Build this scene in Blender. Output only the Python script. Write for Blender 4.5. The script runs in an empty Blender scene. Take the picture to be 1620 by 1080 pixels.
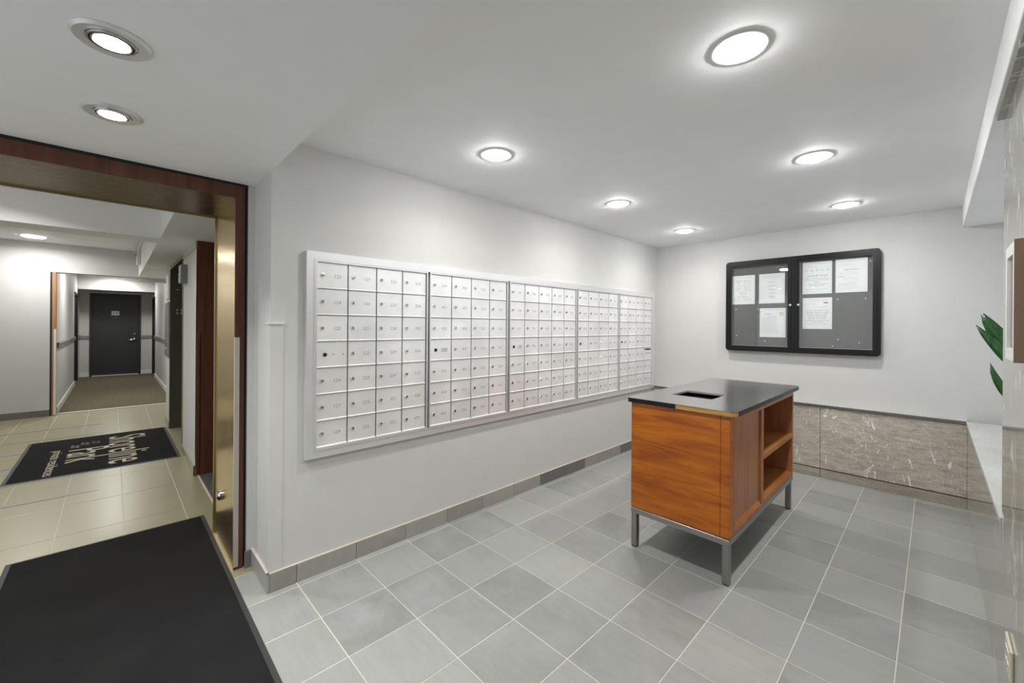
import bpy, bmesh, math, random
from mathutils import Vector, Matrix
S = bpy.context.scene
COL = S.collection
rnd = random.Random(7)
PI = math.pi

# ------------------------------------------------------------------ camera
cd = bpy.data.cameras.new('camera'); cam = bpy.data.objects.new('camera', cd); COL.objects.link(cam)
cam.matrix_world = (Matrix.Translation((2.28404, -0.6807, 1.32394)) @ Matrix.Rotation(0.799757, 4, 'Z')
                    @ Matrix.Rotation(PI/2, 4, 'X') @ Matrix.Rotation(0.007, 4, 'Z'))
cd.sensor_fit = 'HORIZONTAL'; cd.sensor_width = 36.0
cd.lens = 649.113*36/1620
cd.shift_x = 0.0; cd.shift_y = -24.7/1620
cd.clip_start = 0.02; cd.clip_end = 200
S.camera = cam

# ------------------------------------------------------------------ world, exposure
w = bpy.data.worlds.new('world'); S.world = w; w.use_nodes = True
w.node_tree.nodes['Background'].inputs[0].default_value = (0.93, 0.965, 1.0, 1)
w.node_tree.nodes['Background'].inputs[1].default_value = 0.8
S.view_settings.view_transform = 'Standard'
S.view_settings.look = 'None'
S.view_settings.gamma = 1.0
S.view_settings.use_curve_mapping = False
S.view_settings.exposure = 0.5
LAMP_ROOM = 3.0        # watts of each downlight over the mail room
LAMP_LOW = 4.0         # watts of each downlight in the lower ceiling
LAMP_CORR = 8.0       # corridor downlights

# ------------------------------------------------------------------ materials
def srgb(r, g, b):
    f = lambda c: (c/255/12.92) if c/255 <= 0.04045 else ((c/255+0.055)/1.055)**2.4
    return (f(r), f(g), f(b), 1)
class NT:
    def __init__(s, name):
        s.m = bpy.data.materials.new(name); s.m.use_nodes = True
        s.t = s.m.node_tree; s.b = s.t.nodes['Principled BSDF']; s.out = s.t.nodes['Material Output']
    def n(s, kind, **kw):
        x = s.t.nodes.new(kind)
        for k, v in kw.items():
            if k in x.inputs: x.inputs[k].default_value = v
            else: setattr(x, k, v)
        return x
    def l(s, a, b): s.t.links.new(a, b)
    def coord(s, scale=(1, 1, 1), rot=(0, 0, 0), kind='Position'):
        if kind == 'Position': o = s.n('ShaderNodeNewGeometry').outputs['Position']
        else: o = s.n('ShaderNodeTexCoord').outputs[kind]
        mp = s.n('ShaderNodeMapping'); mp.inputs['Scale'].default_value = scale; mp.inputs['Rotation'].default_value = rot
        s.l(o, mp.inputs['Vector']); return mp.outputs['Vector']
    def noise(s, vec, scale, detail=4, rough=0.55, dist=0.0):
        x = s.n('ShaderNodeTexNoise'); x.inputs['Scale'].default_value = scale; x.inputs['Detail'].default_value = detail
        x.inputs['Roughness'].default_value = rough; x.inputs['Distortion'].default_value = dist
        s.l(vec, x.inputs['Vector']); return x.outputs['Fac']
    def ramp(s, fac, stops):
        x = s.n('ShaderNodeValToRGB'); e = x.color_ramp.elements
        while len(e) < len(stops): e.new(0.5)
        for i, (p, c) in enumerate(stops): e[i].position = p; e[i].color = c
        s.l(fac, x.inputs['Fac']); return x.outputs['Color']
    def mix(s, fac, a, b, mode='MIX'):
        x = s.n('ShaderNodeMix', data_type='RGBA', blend_type=mode)
        for sock, v in ((x.inputs[0], fac), (x.inputs[6], a), (x.inputs[7], b)):
            if hasattr(v, 'links'): s.l(v, sock)
            else: sock.default_value = v
        return x.outputs[2]
    def bump(s, h, strength=0.2, dist=0.002):
        x = s.n('ShaderNodeBump'); x.inputs['Strength'].default_value = strength; x.inputs['Distance'].default_value = dist
        s.l(h, x.inputs['Height']); s.l(x.outputs['Normal'], s.b.inputs['Normal'])
    def set(s, **kw):
        for k, v in kw.items():
            k = k.replace('_', ' ')
            if hasattr(v, 'links'): s.l(v, s.b.inputs[k])
            else: s.b.inputs[k].default_value = v
        return s.m
def g(v): return (v, v, v, 1)

def plain(name, col, rough=0.5, metal=0.0, spec=0.5, bump=0.0, bscale=300):
    t = NT(name)
    v = t.coord()
    c = t.mix(t.noise(v, 6, 3), tuple(x*0.96 for x in col[:3])+(1,), tuple(min(1, x*1.04) for x in col[:3])+(1,))
    t.set(Base_Color=c, Roughness=rough, Metallic=metal, Specular_IOR_Level=spec)
    if bump: t.bump(t.noise(v, bscale, 2), bump, 0.001)
    return t.m
M = {}
M['paint'] = plain('wall paint warm grey', (0.585, 0.583, 0.572, 1), 0.6, spec=0.3, bump=0.05)
M['paint_white'] = plain('trim paint white', (0.72, 0.72, 0.70, 1), 0.45)
M['ceiling'] = plain('ceiling paint', (0.86, 0.863, 0.87, 1), 0.7, spec=0.2)
M['hallpaint'] = plain('hallway paint', (0.55, 0.545, 0.525, 1), 0.5, spec=0.3)
M['rail'] = plain('rail grey paint', (0.23, 0.225, 0.215, 1), 0.45)
M['door_dark'] = plain('charcoal door paint', (0.030, 0.030, 0.033, 1), 0.42, bump=0.03)
M['black'] = plain('black gap', (0.008, 0.008, 0.008, 1), 0.6)
M['black_plastic'] = plain('black anodised frame', (0.006, 0.006, 0.007, 1), 0.36, spec=0.28)
M['white_plastic'] = plain('white plastic', (0.70, 0.69, 0.66, 1), 0.35)
M['cream_plastic'] = plain('cream plastic', (0.62, 0.57, 0.46, 1), 0.35)
M['grout'] = plain('grout', (0.66, 0.62, 0.53, 1), 0.8)
M['caulk'] = plain('caulk', (0.58, 0.52, 0.43, 1), 0.7)
M['steel'] = plain('satin steel', (0.34, 0.33, 0.31, 1), 0.33, 1.0)
M['chrome'] = plain('chrome', (0.75, 0.75, 0.74, 1), 0.14, 1.0)
M['lightsteel'] = plain('pale aluminium guard', (0.60, 0.54, 0.50, 1), 0.38, 0.7)
M['rubber'] = plain('rubber edging', (0.028, 0.028, 0.028, 1), 0.6)
M['ink'] = plain('printed ink', (0.10, 0.10, 0.11, 1), 0.8)
M['seal'] = plain('seal plate', (0.5, 0.5, 0.5, 1), 0.5)
M['engraved'] = plain('engraved digit', (0.27, 0.27, 0.27, 1), 0.6)
M['inkgrey'] = plain('pale grey ink', (0.38, 0.38, 0.42, 1), 0.8)
M['paper'] = plain('paper', (0.80, 0.80, 0.80, 1), 0.75)
M['red'] = plain('red ink', (0.42, 0.03, 0.04, 1), 0.7)
M['tan'] = plain('tan ink', (0.50, 0.38, 0.20, 1), 0.7)
M['cream_yarn'] = plain('cream yarn print', (0.52, 0.48, 0.37, 1), 0.9)
M['grey_yarn'] = plain('blue grey yarn print', (0.22, 0.25, 0.27, 1), 0.9)
M['pale_yarn'] = plain('pale grey yarn print', (0.38, 0.38, 0.36, 1), 0.9)
M['greenmetal'] = plain('dark green bronze metal', (0.085, 0.087, 0.066, 1), 0.3, 0.35)
M['goldedge'] = plain('gold trim', (0.50, 0.42, 0.24, 1), 0.3, 1.0)
M['pot'] = plain('dark ceramic pot', (0.05, 0.05, 0.055, 1), 0.3)
M['soil'] = plain('soil', (0.03, 0.02, 0.012, 1), 0.95, bump=0.5, bscale=80)
M['copper'] = plain('bronze brown casing', (0.25, 0.165, 0.12, 1), 0.45, 0.2)

def lamp_mat(name, col, strength):
    t = NT(name); t.set(Base_Color=g(0.8), Emission_Color=col, Emission_Strength=strength); return t.m
M['lamp'] = lamp_mat('lamp lens', (1, 0.995, 0.98, 1), 120.0)
M['lamp_low'] = lamp_mat('lamp lens low', (1, 0.995, 0.97, 1), 50.0)
M['lamp_corr'] = lamp_mat('lamp lens corridor', (1, 0.995, 0.96, 1), 22.0)
M['glowbar'] = lamp_mat('luminous bar', (1, 1, 0.97, 1), 4.0)

# aluminium of the mailboxes: brushed
t = NT('mailbox aluminium')
v = t.coord((1, 1, 1)); n1 = t.noise(t.coord((1, 220, 6)), 2, 3); n2 = t.noise(v, 4, 4)
oi = t.n('ShaderNodeObjectInfo')
c = t.mix(oi.outputs['Random'], g(0.80), g(0.88)); c = t.mix(t.ramp(n2, [(0.35, g(0)), (0.75, g(1))]), c, g(0.72))
t.set(Base_Color=c, Metallic=0.35, Roughness=0.42); t.bump(n1, 0.04, 0.001); M['alu'] = t.m
M['alu_frame'] = plain('aluminium surround', (0.74, 0.74, 0.755, 1), 0.38, 0.55)
M['alu_dark'] = plain('mailbox carcass', (0.13, 0.13, 0.13, 1), 0.5, 0.5)

# slate tiles
def slate(name, a, b, c2, rough=(0.28, 0.5), soft=1.0, bumpk=0.16):
    t = NT(name); oi = t.n('ShaderNodeObjectInfo')
    geo = t.n('ShaderNodeNewGeometry')
    addv = t.n('ShaderNodeVectorMath', operation='ADD'); comb = t.n('ShaderNodeCombineXYZ')
    mu = t.n('ShaderNodeMath', operation='MULTIPLY'); mu.inputs[1].default_value = 17.0
    t.l(oi.outputs['Random'], mu.inputs[0]); t.l(mu.outputs[0], comb.inputs[0]); t.l(mu.outputs[0], comb.inputs[2])
    t.l(geo.outputs['Position'], addv.inputs[0]); t.l(comb.outputs[0], addv.inputs[1])
    n1 = t.noise(addv.outputs[0], 3.2, 6, 0.6, 0.6)
    mp = t.n('ShaderNodeMapping'); mp.inputs['Scale'].default_value = (1.2, 7, 1); mp.inputs['Rotation'].default_value = (0, 0, 0.35)
    t.l(addv.outputs[0], mp.inputs['Vector'])
    n2 = t.noise(mp.outputs['Vector'], 4, 6, 0.6, 1.0)
    n3 = t.noise(addv.outputs[0], 90, 4, 0.7)
    base = t.mix(oi.outputs['Random'], a, b)
    col = t.mix(t.ramp(n1, [(0.38, g(0)), (0.68, g(1))]), base, c2)
    col = t.mix(0.35*soft, col, t.ramp(n2, [(0.30, tuple(x*0.80 for x in a[:3])+(1,)), (0.70, tuple(min(1, x*1.15) for x in b[:3])+(1,))]))
    col = t.mix(0.10*soft, col, t.ramp(n3, [(0.3, g(0.1)), (0.7, g(0.5))]))
    r = t.ramp(n2, [(0.3, g(rough[0])), (0.7, g(rough[1]))])
    t.set(Base_Color=col, Roughness=r, Specular_IOR_Level=0.5)
    addh = t.n('ShaderNodeMath', operation='ADD'); t.l(n2, addh.inputs[0]); t.l(n3, addh.inputs[1])
    t.bump(addh.outputs[0], bumpk, 0.002)
    return t.m
M['slate'] = slate('grey slate tile', (0.205, 0.216, 0.198, 1), (0.350, 0.362, 0.330, 1), (0.315, 0.318, 0.318, 1), (0.3, 0.45), 0.38, 0.10)
M['slate_beige'] = slate('beige green stone tile', (0.275, 0.257, 0.155, 1), (0.31, 0.292, 0.178, 1), (0.29, 0.275, 0.167, 1), (0.30, 0.33), 0.22, 0.0)
M['slate_darkstrip'] = slate('darker floor strip', (0.25, 0.245, 0.19, 1), (0.29, 0.28, 0.22, 1), (0.27, 0.26, 0.2, 1), (0.30, 0.33), 0.2, 0.0)
M['slate_base'] = slate('skirting stone', (0.23, 0.222, 0.20, 1), (0.36, 0.35, 0.32, 1), (0.33, 0.322, 0.30, 1), (0.35, 0.5), 0.3, 0.06)
M['slate_dark'] = slate('skirting stone dark', (0.13, 0.13, 0.125, 1), (0.17, 0.168, 0.16, 1), (0.15, 0.15, 0.145, 1), (0.35, 0.5), 0.3, 0.06)
M['slate_black'] = slate('alcove dark slate', (0.05, 0.047, 0.04, 1), (0.09, 0.085, 0.07, 1), (0.07, 0.066, 0.056, 1))

# veined stone (matte wainscot and polished wall)
def veined(name, dark, light, vein, rough, grain=(1.6, 1.6, 9), vsc=(9, 9, 2.2), coat=0.0, vthr=0.69):
    t = NT(name)
    n1 = t.noise(t.coord(grain), 2.2, 8, 0.65, 0.8)
    n1b = t.noise(t.coord((1, 1, 1)), 1.6, 3)
    n2 = t.noise(t.coord((60, 60, 60)), 2.0, 5, 0.75)
    n3 = t.noise(t.coord(vsc, (0, 0.25, 0)), 1.0, 4, 0.55, 1.8)
    n4 = t.noise(t.coord((1, 1, 1)), 2.7, 2)
    col = t.ramp(n1, [(0.33, dark), (0.66, light)])
    col = t.mix(t.ramp(n1b, [(0.4, g(0)), (0.7, g(0.5))]), col, tuple(x*0.8 for x in dark[:3])+(1,))
    col = t.mix(0.30, col, t.ramp(n2, [(0.35, tuple(x*0.5 for x in dark[:3])+(1,)), (0.65, light)]))
    fac = t.n('ShaderNodeMath', operation='MULTIPLY')
    t.l(t.ramp(n3, [(vthr, g(0)), (vthr+0.035, g(1))]), fac.inputs[0]); t.l(t.ramp(n4, [(0.40, g(0)), (0.52, g(0.85))]), fac.inputs[1])
    col = t.mix(fac.outputs[0], col, vein)
    t.set(Base_Color=col, Roughness=rough, Specular_IOR_Level=0.5)
    if coat: t.set(Coat_Weight=coat, Coat_Roughness=0.04)
    t.bump(n2, 0.08 if rough > 0.3 else 0.006, 0.001)
    return t.m
M['stone'] = veined('greige veined stone', (0.31, 0.275, 0.225, 1), (0.70, 0.65, 0.565, 1), (0.90, 0.89, 0.86, 1), 0.5, (4.5, 4.5, 18), (24, 24, 7), 0.0, 0.615)
M['stone_ledge'] = veined('pale honed ledge stone', (0.45, 0.45, 0.445, 1), (0.60, 0.60, 0.59, 1), (0.78, 0.78, 0.77, 1), 0.35, (4, 1.2, 4), (9, 3, 9))
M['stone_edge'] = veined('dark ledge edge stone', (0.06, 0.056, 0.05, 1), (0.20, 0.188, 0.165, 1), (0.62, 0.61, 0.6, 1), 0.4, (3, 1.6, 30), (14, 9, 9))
M['stone_polished'] = veined('polished veined stone', (0.25, 0.24, 0.20, 1), (0.40, 0.388, 0.335, 1), (0.70, 0.70, 0.655, 1), 0.09, (3, 4, 1.2), (6, 12, 5.0), 0.0, 0.585)
M['stone_base'] = veined('plinth stone', (0.26, 0.23, 0.19, 1), (0.50, 0.455, 0.385, 1), (0.6, 0.58, 0.55, 1), 0.5)

# woods
def wood(name, dark, mid, light, stretch, rough=0.35, rot=(0, 0, 0)):
    t = NT(name)
    n1 = t.noise(t.coord(stretch, rot), 1.0, 6, 0.6, 1.2)
    n2 = t.noise(t.coord(tuple(x*9 for x in stretch), rot), 1.0, 4, 0.6)
    col = t.ramp(n1, [(0.30, dark), (0.5, mid), (0.72, light)])
    col = t.mix(t.ramp(n2, [(0.4, g(0.0)), (0.75, g(0.3))]), col, dark)
    t.set(Base_Color=col, Roughness=rough, Specular_IOR_Level=0.4)
    t.bump(n2, 0.02, 0.0005)
    return t.m
M['wood_table'] = wood('orange brown cabinet veneer', (0.20, 0.044, 0.003, 1), (0.43, 0.108, 0.004, 1), (0.62, 0.185, 0.008, 1), (1.6, 1.6, 13))
M['wood_table_v'] = wood('cabinet side veneer', (0.27, 0.095, 0.036, 1), (0.38, 0.145, 0.060, 1), (0.47, 0.195, 0.086, 1), (14, 14, 1.2), 0.36)
M['wood_shelf'] = wood('shelf veneer', (0.26, 0.085, 0.018, 1), (0.37, 0.14, 0.035, 1), (0.46, 0.19, 0.055, 1), (13, 1.6, 1.6))
M['wood_red'] = wood('reddish brown door wood', (0.060, 0.018, 0.009, 1), (0.105, 0.036, 0.019, 1), (0.15, 0.055, 0.030, 1), (11, 11, 0.9), 0.4)
M['wood_orange'] = wood('light orange wood', (0.32, 0.15, 0.06, 1), (0.42, 0.21, 0.09, 1), (0.5, 0.27, 0.12, 1), (12, 12, 1), 0.45)
M['ply'] = wood('bare plywood edge', (0.22, 0.10, 0.018, 1), (0.52, 0.29, 0.075, 1), (0.60, 0.36, 0.11, 1), (3, 3, 160), 0.6)
# brass
t = NT('brushed brass')
def brass(name, a, b, sc, r0, r1):
    t = NT(name); n1 = t.noise(t.coord(sc), 2, 4); n2 = t.noise(t.coord((1, 1, 1)), 3, 3)
    t.set(Base_Color=t.mix(n2, a, b), Metallic=1.0, Roughness=t.ramp(n1, [(0.3, g(r0)), (0.7, g(r1))])); return t.m
M['brass'] = brass('brushed brass', (0.80, 0.58, 0.26, 1), (0.90, 0.68, 0.34, 1), (60, 60, 0.6), 0.20, 0.27)
M['brass_head'] = brass('brass head lining with painted reflections', (0.20, 0.155, 0.095, 1), (0.26, 0.20, 0.125, 1), (60, 0.6, 60), 0.24, 0.32)  # brass darkened: the dark reflections under the head are in its colour
# laminate table top
t = NT('black laminate'); n1 = t.noise(t.coord(), 220, 2)
t.set(Base_Color=(0.028, 0.028, 0.028, 1), Roughness=0.24, Specular_IOR_Level=0.8); t.bump(n1, 0.05, 0.0005); t.set(Coat_Weight=1.0, Coat_Roughness=0.2, Coat_IOR=1.95); M['laminate'] = t.m
# mats
t = NT('black carpet mat'); n1 = t.noise(t.coord(), 260, 3, 0.7); n2 = t.noise(t.coord(), 3, 3)
t.set(Base_Color=t.mix(n2, (0.010, 0.010, 0.011, 1), (0.020, 0.020, 0.020, 1)), Roughness=0.95, Specular_IOR_Level=0.1)
t.bump(n1, 0.8, 0.003); M['mat'] = t.m
# hall carpet: woven dots
t = NT('olive woven carpet')
vv = t.n('ShaderNodeTexVoronoi'); vv.inputs['Scale'].default_value = 34.0; vv.inputs['Randomness'].default_value = 0.25
t.l(t.coord((1, 1.3, 1)), vv.inputs['Vector'])
t.set(Base_Color=t.ramp(vv.outputs['Distance'], [(0.1, (0.20, 0.175, 0.115, 1)), (0.5, (0.085, 0.076, 0.050, 1))]), Roughness=0.95, Specular_IOR_Level=0.1)
t.bump(vv.outputs['Distance'], 0.6, 0.004); M['carpet'] = t.m
# notice board fabric
t = NT('grey woven board fabric')
n1 = t.noise(t.coord((1, 1, 1)), 330, 3, 0.8); n2 = t.noise(t.coord((70, 1, 9)), 2, 3)
t.set(Base_Color=t.mix(t.ramp(n1, [(0.35, g(0)), (0.65, g(1))]), (0.10, 0.098, 0.092, 1), (0.19, 0.186, 0.178, 1)), Roughness=0.95, Specular_IOR_Level=0.1)
t.bump(n2, 0.3, 0.002); M['fabric'] = t.m
# glass pane
t = NT('clear pane')
tr = t.n('ShaderNodeBsdfTransparent'); gl = t.n('ShaderNodeBsdfGlossy'); gl.inputs['Roughness'].default_value = 0.02
lw_ = t.n('ShaderNodeLayerWeight'); lw_.inputs['Blend'].default_value = 0.5
pw = t.n('ShaderNodeMath', operation='POWER'); pw.inputs[1].default_value = 4.0; t.l(lw_.outputs['Facing'], pw.inputs[0])
fr = t.n('ShaderNodeMath', operation='MULTIPLY_ADD'); fr.inputs[1].default_value = 0.5; fr.inputs[2].default_value = 0.04; t.l(pw.outputs[0], fr.inputs[0]); mx = t.n('ShaderNodeMixShader')
tr.inputs['Color'].default_value = (0.96, 0.97, 0.97, 1)
t.l(fr.outputs[0], mx.inputs[0]); t.l(tr.outputs[0], mx.inputs[1]); t.l(gl.outputs[0], mx.inputs[2]); t.l(mx.outputs[0], t.out.inputs['Surface'])
M['glass'] = t.m
# leaf
t = NT('glossy dark green leaf'); n1 = t.noise(t.coord((6, 6, 1.5)), 9, 4)
t.set(Base_Color=t.ramp(n1, [(0.3, (0.008, 0.045, 0.012, 1)), (0.7, (0.03, 0.13, 0.03, 1))]), Roughness=0.3); M['leaf'] = t.m

# ------------------------------------------------------------------ builders
WP = {}
def wpos(o): return WP.get(o.name, Vector((0, 0, 0))) if o else Vector((0, 0, 0))
def link(name, me, mat=None, parent=None, at=None):
    """mesh given in world coordinates; stored relative to at (its own origin) and to its parent"""
    o = bpy.data.objects.new(name, me); COL.objects.link(o)
    org = Vector(at) if at else wpos(parent)
    if org.length > 0: me.transform(Matrix.Translation(-org))
    o.parent = parent; o.location = org - wpos(parent); WP[o.name] = org
    if mat:
        for m_ in (mat if isinstance(mat, (list, tuple)) else [mat]): me.materials.append(M[m_])
    return o
def inst(name, src, parent, at):
    o = src.copy(); o.name = name; COL.objects.link(o); o.parent = parent
    o.location = Vector(at) - wpos(parent); WP[o.name] = Vector(at); return o
def tag(o, label=None, cat=None, group=None, kind=None):
    if label: o['label'] = label
    if cat: o['category'] = cat
    if group: o['group'] = group
    if kind: o['kind'] = kind
    return o
def empty(name, loc, label, cat, group=None, kind=None):
    o = bpy.data.objects.new(name, None); COL.objects.link(o); o.location = loc; o.empty_display_size = 0.05
    WP[o.name] = Vector(loc); return tag(o, label, cat, group, kind)
def bm_to(bm, name='m', smooth=False):
    me = bpy.data.meshes.new(name); bm.normal_update(); bm.to_mesh(me); bm.free()
    if smooth:
        for p in me.polygons: p.use_smooth = True
    return me
def add_box(bm, x0, x1, y0, y1, z0, z1, bev=0.0, mi=0, seg=1):
    vs = [bm.verts.new((x, y, z)) for x in (x0, x1) for y in (y0, y1) for z in (z0, z1)]
    fs = [bm.faces.new([vs[i] for i in q]) for q in ((0, 1, 3, 2), (4, 6, 7, 5), (0, 4, 5, 1), (2, 3, 7, 6), (0, 2, 6, 4), (1, 5, 7, 3))]
    for f in fs: f.material_index = mi
    if bev > 0:
        es = list({e for f in fs for e in f.edges})
        r = bmesh.ops.bevel(bm, geom=es, offset=bev, segments=seg, affect='EDGES', profile=0.5)
        for f in r['faces']: f.material_index = mi
    return vs
def boxme(x0, x1, y0, y1, z0, z1, bev=0.0, seg=1):
    bm = bmesh.new(); add_box(bm, x0, x1, y0, y1, z0, z1, bev, 0, seg); return bm_to(bm)
def box(name, x0, x1, y0, y1, z0, z1, mat, parent=None, bev=0.0, seg=1, at=None):
    return link(name, boxme(x0, x1, y0, y1, z0, z1, bev, seg), mat, parent, at)
def boxes(name, lst, mat, parent=None, bev=0.0, at=None):
    bm = bmesh.new()
    for b in lst: add_box(bm, *b, bev)
    return link(name, bm_to(bm), mat, parent, at)
def prism(bm, pts, axis, a, b, mi=0):
    """pts in the plane of the two other axes, extruded along axis from a to b"""
    def P(p, t):
        return {0: (t, p[0], p[1]), 1: (p[0], t, p[1]), 2: (p[0], p[1], t)}[axis]
    A = [bm.verts.new(P(p, a)) for p in pts]; B = [bm.verts.new(P(p, b)) for p in pts]
    n = len(pts)
    fs = [bm.faces.new(A[::-1]), bm.faces.new(B)] + [bm.faces.new((A[i], A[(i+1) % n], B[(i+1) % n], B[i])) for i in range(n)]
    for f in fs: f.material_index = mi
    return fs
def lathe(bm, prof, c, axis='z', seg=28, sign=1):
    """prof: (radius, height along axis) pairs; axis z or x or y"""
    rings = []
    for r, h in prof:
        ring = []
        for k in range(seg):
            a = 2*PI*k/seg; u, v_ = r*math.cos(a), r*math.sin(a)
            p = {'z': (u, v_, h*sign), 'x': (h*sign, u, v_), 'y': (u, h*sign, v_)}[axis]
            ring.append(bm.verts.new((c[0]+p[0], c[1]+p[1], c[2]+p[2])))
        rings.append(ring)
    for i in range(len(rings)-1):
        for k in range(seg):
            bm.faces.new((rings[i][k], rings[i][(k+1) % seg], rings[i+1][(k+1) % seg], rings[i+1][k]))
    bm.faces.new(rings[0]); bm.faces.new(rings[-1])
    bmesh.ops.recalc_face_normals(bm, faces=bm.faces)
def lath(name, prof, c, mat, parent=None, axis='z', seg=28, sign=1, at=None, smooth=True):
    bm = bmesh.new(); lathe(bm, prof, c, axis, seg, sign)
    o = link(name, bm_to(bm, smooth=smooth), mat, parent, at)
    if smooth: o.data.set_sharp_from_angle(angle=0.6)
    return o
def tube(name, pts, r, mat, parent=None, seg=10, at=None):
    bm = bmesh.new(); rings = []
    P = [Vector(p) for p in pts]
    for i, p in enumerate(P):
        d = (P[min(i+1, len(P)-1)]-P[max(i-1, 0)]).normalized()
        up = Vector((0, 0, 1)) if abs(d.z) < 0.9 else Vector((1, 0, 0))
        a = d.cross(up).normalized(); b = d.cross(a).normalized()
        rr = r[i] if isinstance(r, (list, tuple)) else r
        rings.append([bm.verts.new(p+a*rr*math.cos(2*PI*k/seg)+b*rr*math.sin(2*PI*k/seg)) for k in range(seg)])
    for i in range(len(rings)-1):
        for k in range(seg): bm.faces.new((rings[i][k], rings[i][(k+1) % seg], rings[i+1][(k+1) % seg], rings[i+1][k]))
    bm.faces.new(rings[0]); bm.faces.new(rings[-1]); bmesh.ops.recalc_face_normals(bm, faces=bm.faces)
    return link(name, bm_to(bm, smooth=True), mat, parent, at)
def text_mesh(txt, size, align='CENTER', sx=1.0, offset=0.0, extrude=0.0, res=2):
    cu = bpy.data.curves.new('t', 'FONT'); cu.body = txt; cu.size = size; cu.align_x = align; cu.align_y = 'CENTER'
    cu.resolution_u = res; cu.offset = offset; cu.extrude = extrude
    o = bpy.data.objects.new('t', cu); me = bpy.data.meshes.new_from_object(o)
    bpy.data.objects.remove(o); bpy.data.curves.remove(cu)
    me.materials.clear()
    if sx != 1.0: me.transform(Matrix.Scale(sx, 4, (1, 0, 0)))
    return me
def join_meshes(lst):
    bm = bmesh.new()
    for me, mi in lst:
        n = len(bm.faces); bm.from_mesh(me); bm.faces.ensure_lookup_table()
        for f in bm.faces[n:]: f.material_index = mi
        bpy.data.meshes.remove(me)
    return bm_to(bm)
FX = Matrix(((0, 0, 1, 0), (1, 0, 0, 0), (0, 1, 0, 0), (0, 0, 0, 1)))       # text facing +X, reading along +Y
FY = Matrix(((1, 0, 0, 0), (0, 0, -1, 0), (0, 1, 0, 0), (0, 0, 0, 1)))      # text facing -Y, reading along +X

# ------------------------------------------------------------------ key dimensions (metres)
ZC, ZL = 2.2545, 2.080           # ceiling over the mail room, lower ceiling by the entrance
YB, YW = 3.93, 3.82              # back wall, face of the stone wainscot
XR = 2.457                       # face of the polished stone wall
YP = 1.62                        # where the tall polished wall ends and the low wall goes on
T = 0.305; TY = 0.3116; X0T = 0.051

# ------------------------------------------------------------------ floor
floor = boxes('floor', [(-6.55, -0.3, -2.8, YB, -0.10, -0.0012), (-0.3, 3.4, -2.3, YB, -0.10, -0.0012)], 'grout')
tag(floor, 'tiled stone floor, grey slate in the mail room and beige in the corridor', 'floor', kind='structure')
gap = 0.0034
def tile_me(w_, d_, mat):
    bm = bmesh.new(); add_box(bm, -w_/2+gap/2, w_/2-gap/2, -d_/2+gap/2, d_/2-gap/2, -0.012, 0, 0.0008)
    me = bm_to(bm); me.materials.append(M[mat]); return me
cache = {}
def tile(w_, d_, mat, x, y, z=0.0, dz=0.0):
    key = (round(w_, 3), round(d_, 3), mat)
    if key not in cache: cache[key] = tile_me(w_, d_, mat)
    o = bpy.data.objects.new('floor_tile', cache[key]); COL.objects.link(o); o.parent = floor; o.location = (x, y, z+dz)
    return o
ncount = 0
for i in range(-7, 13):
    y0 = i*TY; y1 = min((i+1)*TY, YW+0.01)
    if y0 > YW: break
    # narrow strip against the mail wall
    for j in range(-1, 8):
        x0 = X0T+j*T; x1 = x0+T
        if j == -1:
            x0 = 0.0 if y0 > -0.2 else -0.254
        if j == 7: x1 = XR+0.005
        if x0 < 0 and i == -1: pass
        tile(x1-x0, y1-y0, 'slate', (x0+x1)/2, (y0+y1)/2, 0, rnd.uniform(-0.0006, 0.0004)); ncount += 1
# corridor tiles, long ones
XC0 = -0.254
for k in range(11):
    x1 = XC0-k*0.61; x0 = max(x1-0.61, -6.55)
    if x0 >= x1: break
    for i in range(-9, 0):
        y0 = i*TY; y1 = y0+TY-(0.012 if i == -1 else 0)
        off = 0.305 if i % 2 else 0
        tile(x1-x0, y1-y0, 'slate_beige', (x0+x1)/2, (y0+y1)/2, 0, rnd.uniform(-0.0005, 0.0004)); ncount += 1
# darker strips across the corridor on the left
for xs in (-2.37, -2.95, -3.54, -4.14, -4.73, -5.35):
    s_ = box('dark_strip', xs-0.04, xs+0.04, -2.18, -0.755, 0.0009, 0.0019, 'slate_darkstrip', floor)
# dark slate beyond the right edge of the corridor (alcove floor), stone inside the lift opening
for x0, x1 in ((-2.2, -1.75), (-1.75, -1.3), (-1.3, -0.9)):
    for y0, y1 in ((-0.135, 0.17), (0.17, 0.48), (0.48, 0.9)):
        tile(x1-x0, y1-y0, 'slate_black', (x0+x1)/2, (y0+y1)/2, 0.001)
for x0, x1 in ((-3.7, -3.1), (-4.35, -3.7)):
    for y0, y1 in ((0.0, 0.3116), (0.3116, 0.62)):
        tile(x1-x0, y1-y0, 'slate_beige', (x0+x1)/2, (y0+y1)/2, 0)
box('threshold_strip', -2.25, -0.893, -0.150, -0.138, 0.0, 0.003, 'caulk', floor)
tag(box('floor_hallway_carpet', -12.3, -6.55, -2.4, 1.2, -0.1, 0.006, 'carpet'), 'olive brown woven carpet floor of the far hallway', 'floor', kind='structure')
box('floor_edge', -6.60, -6.53, -1.27, 0.1, 0.0, 0.009, 'caulk', floor)

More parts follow.
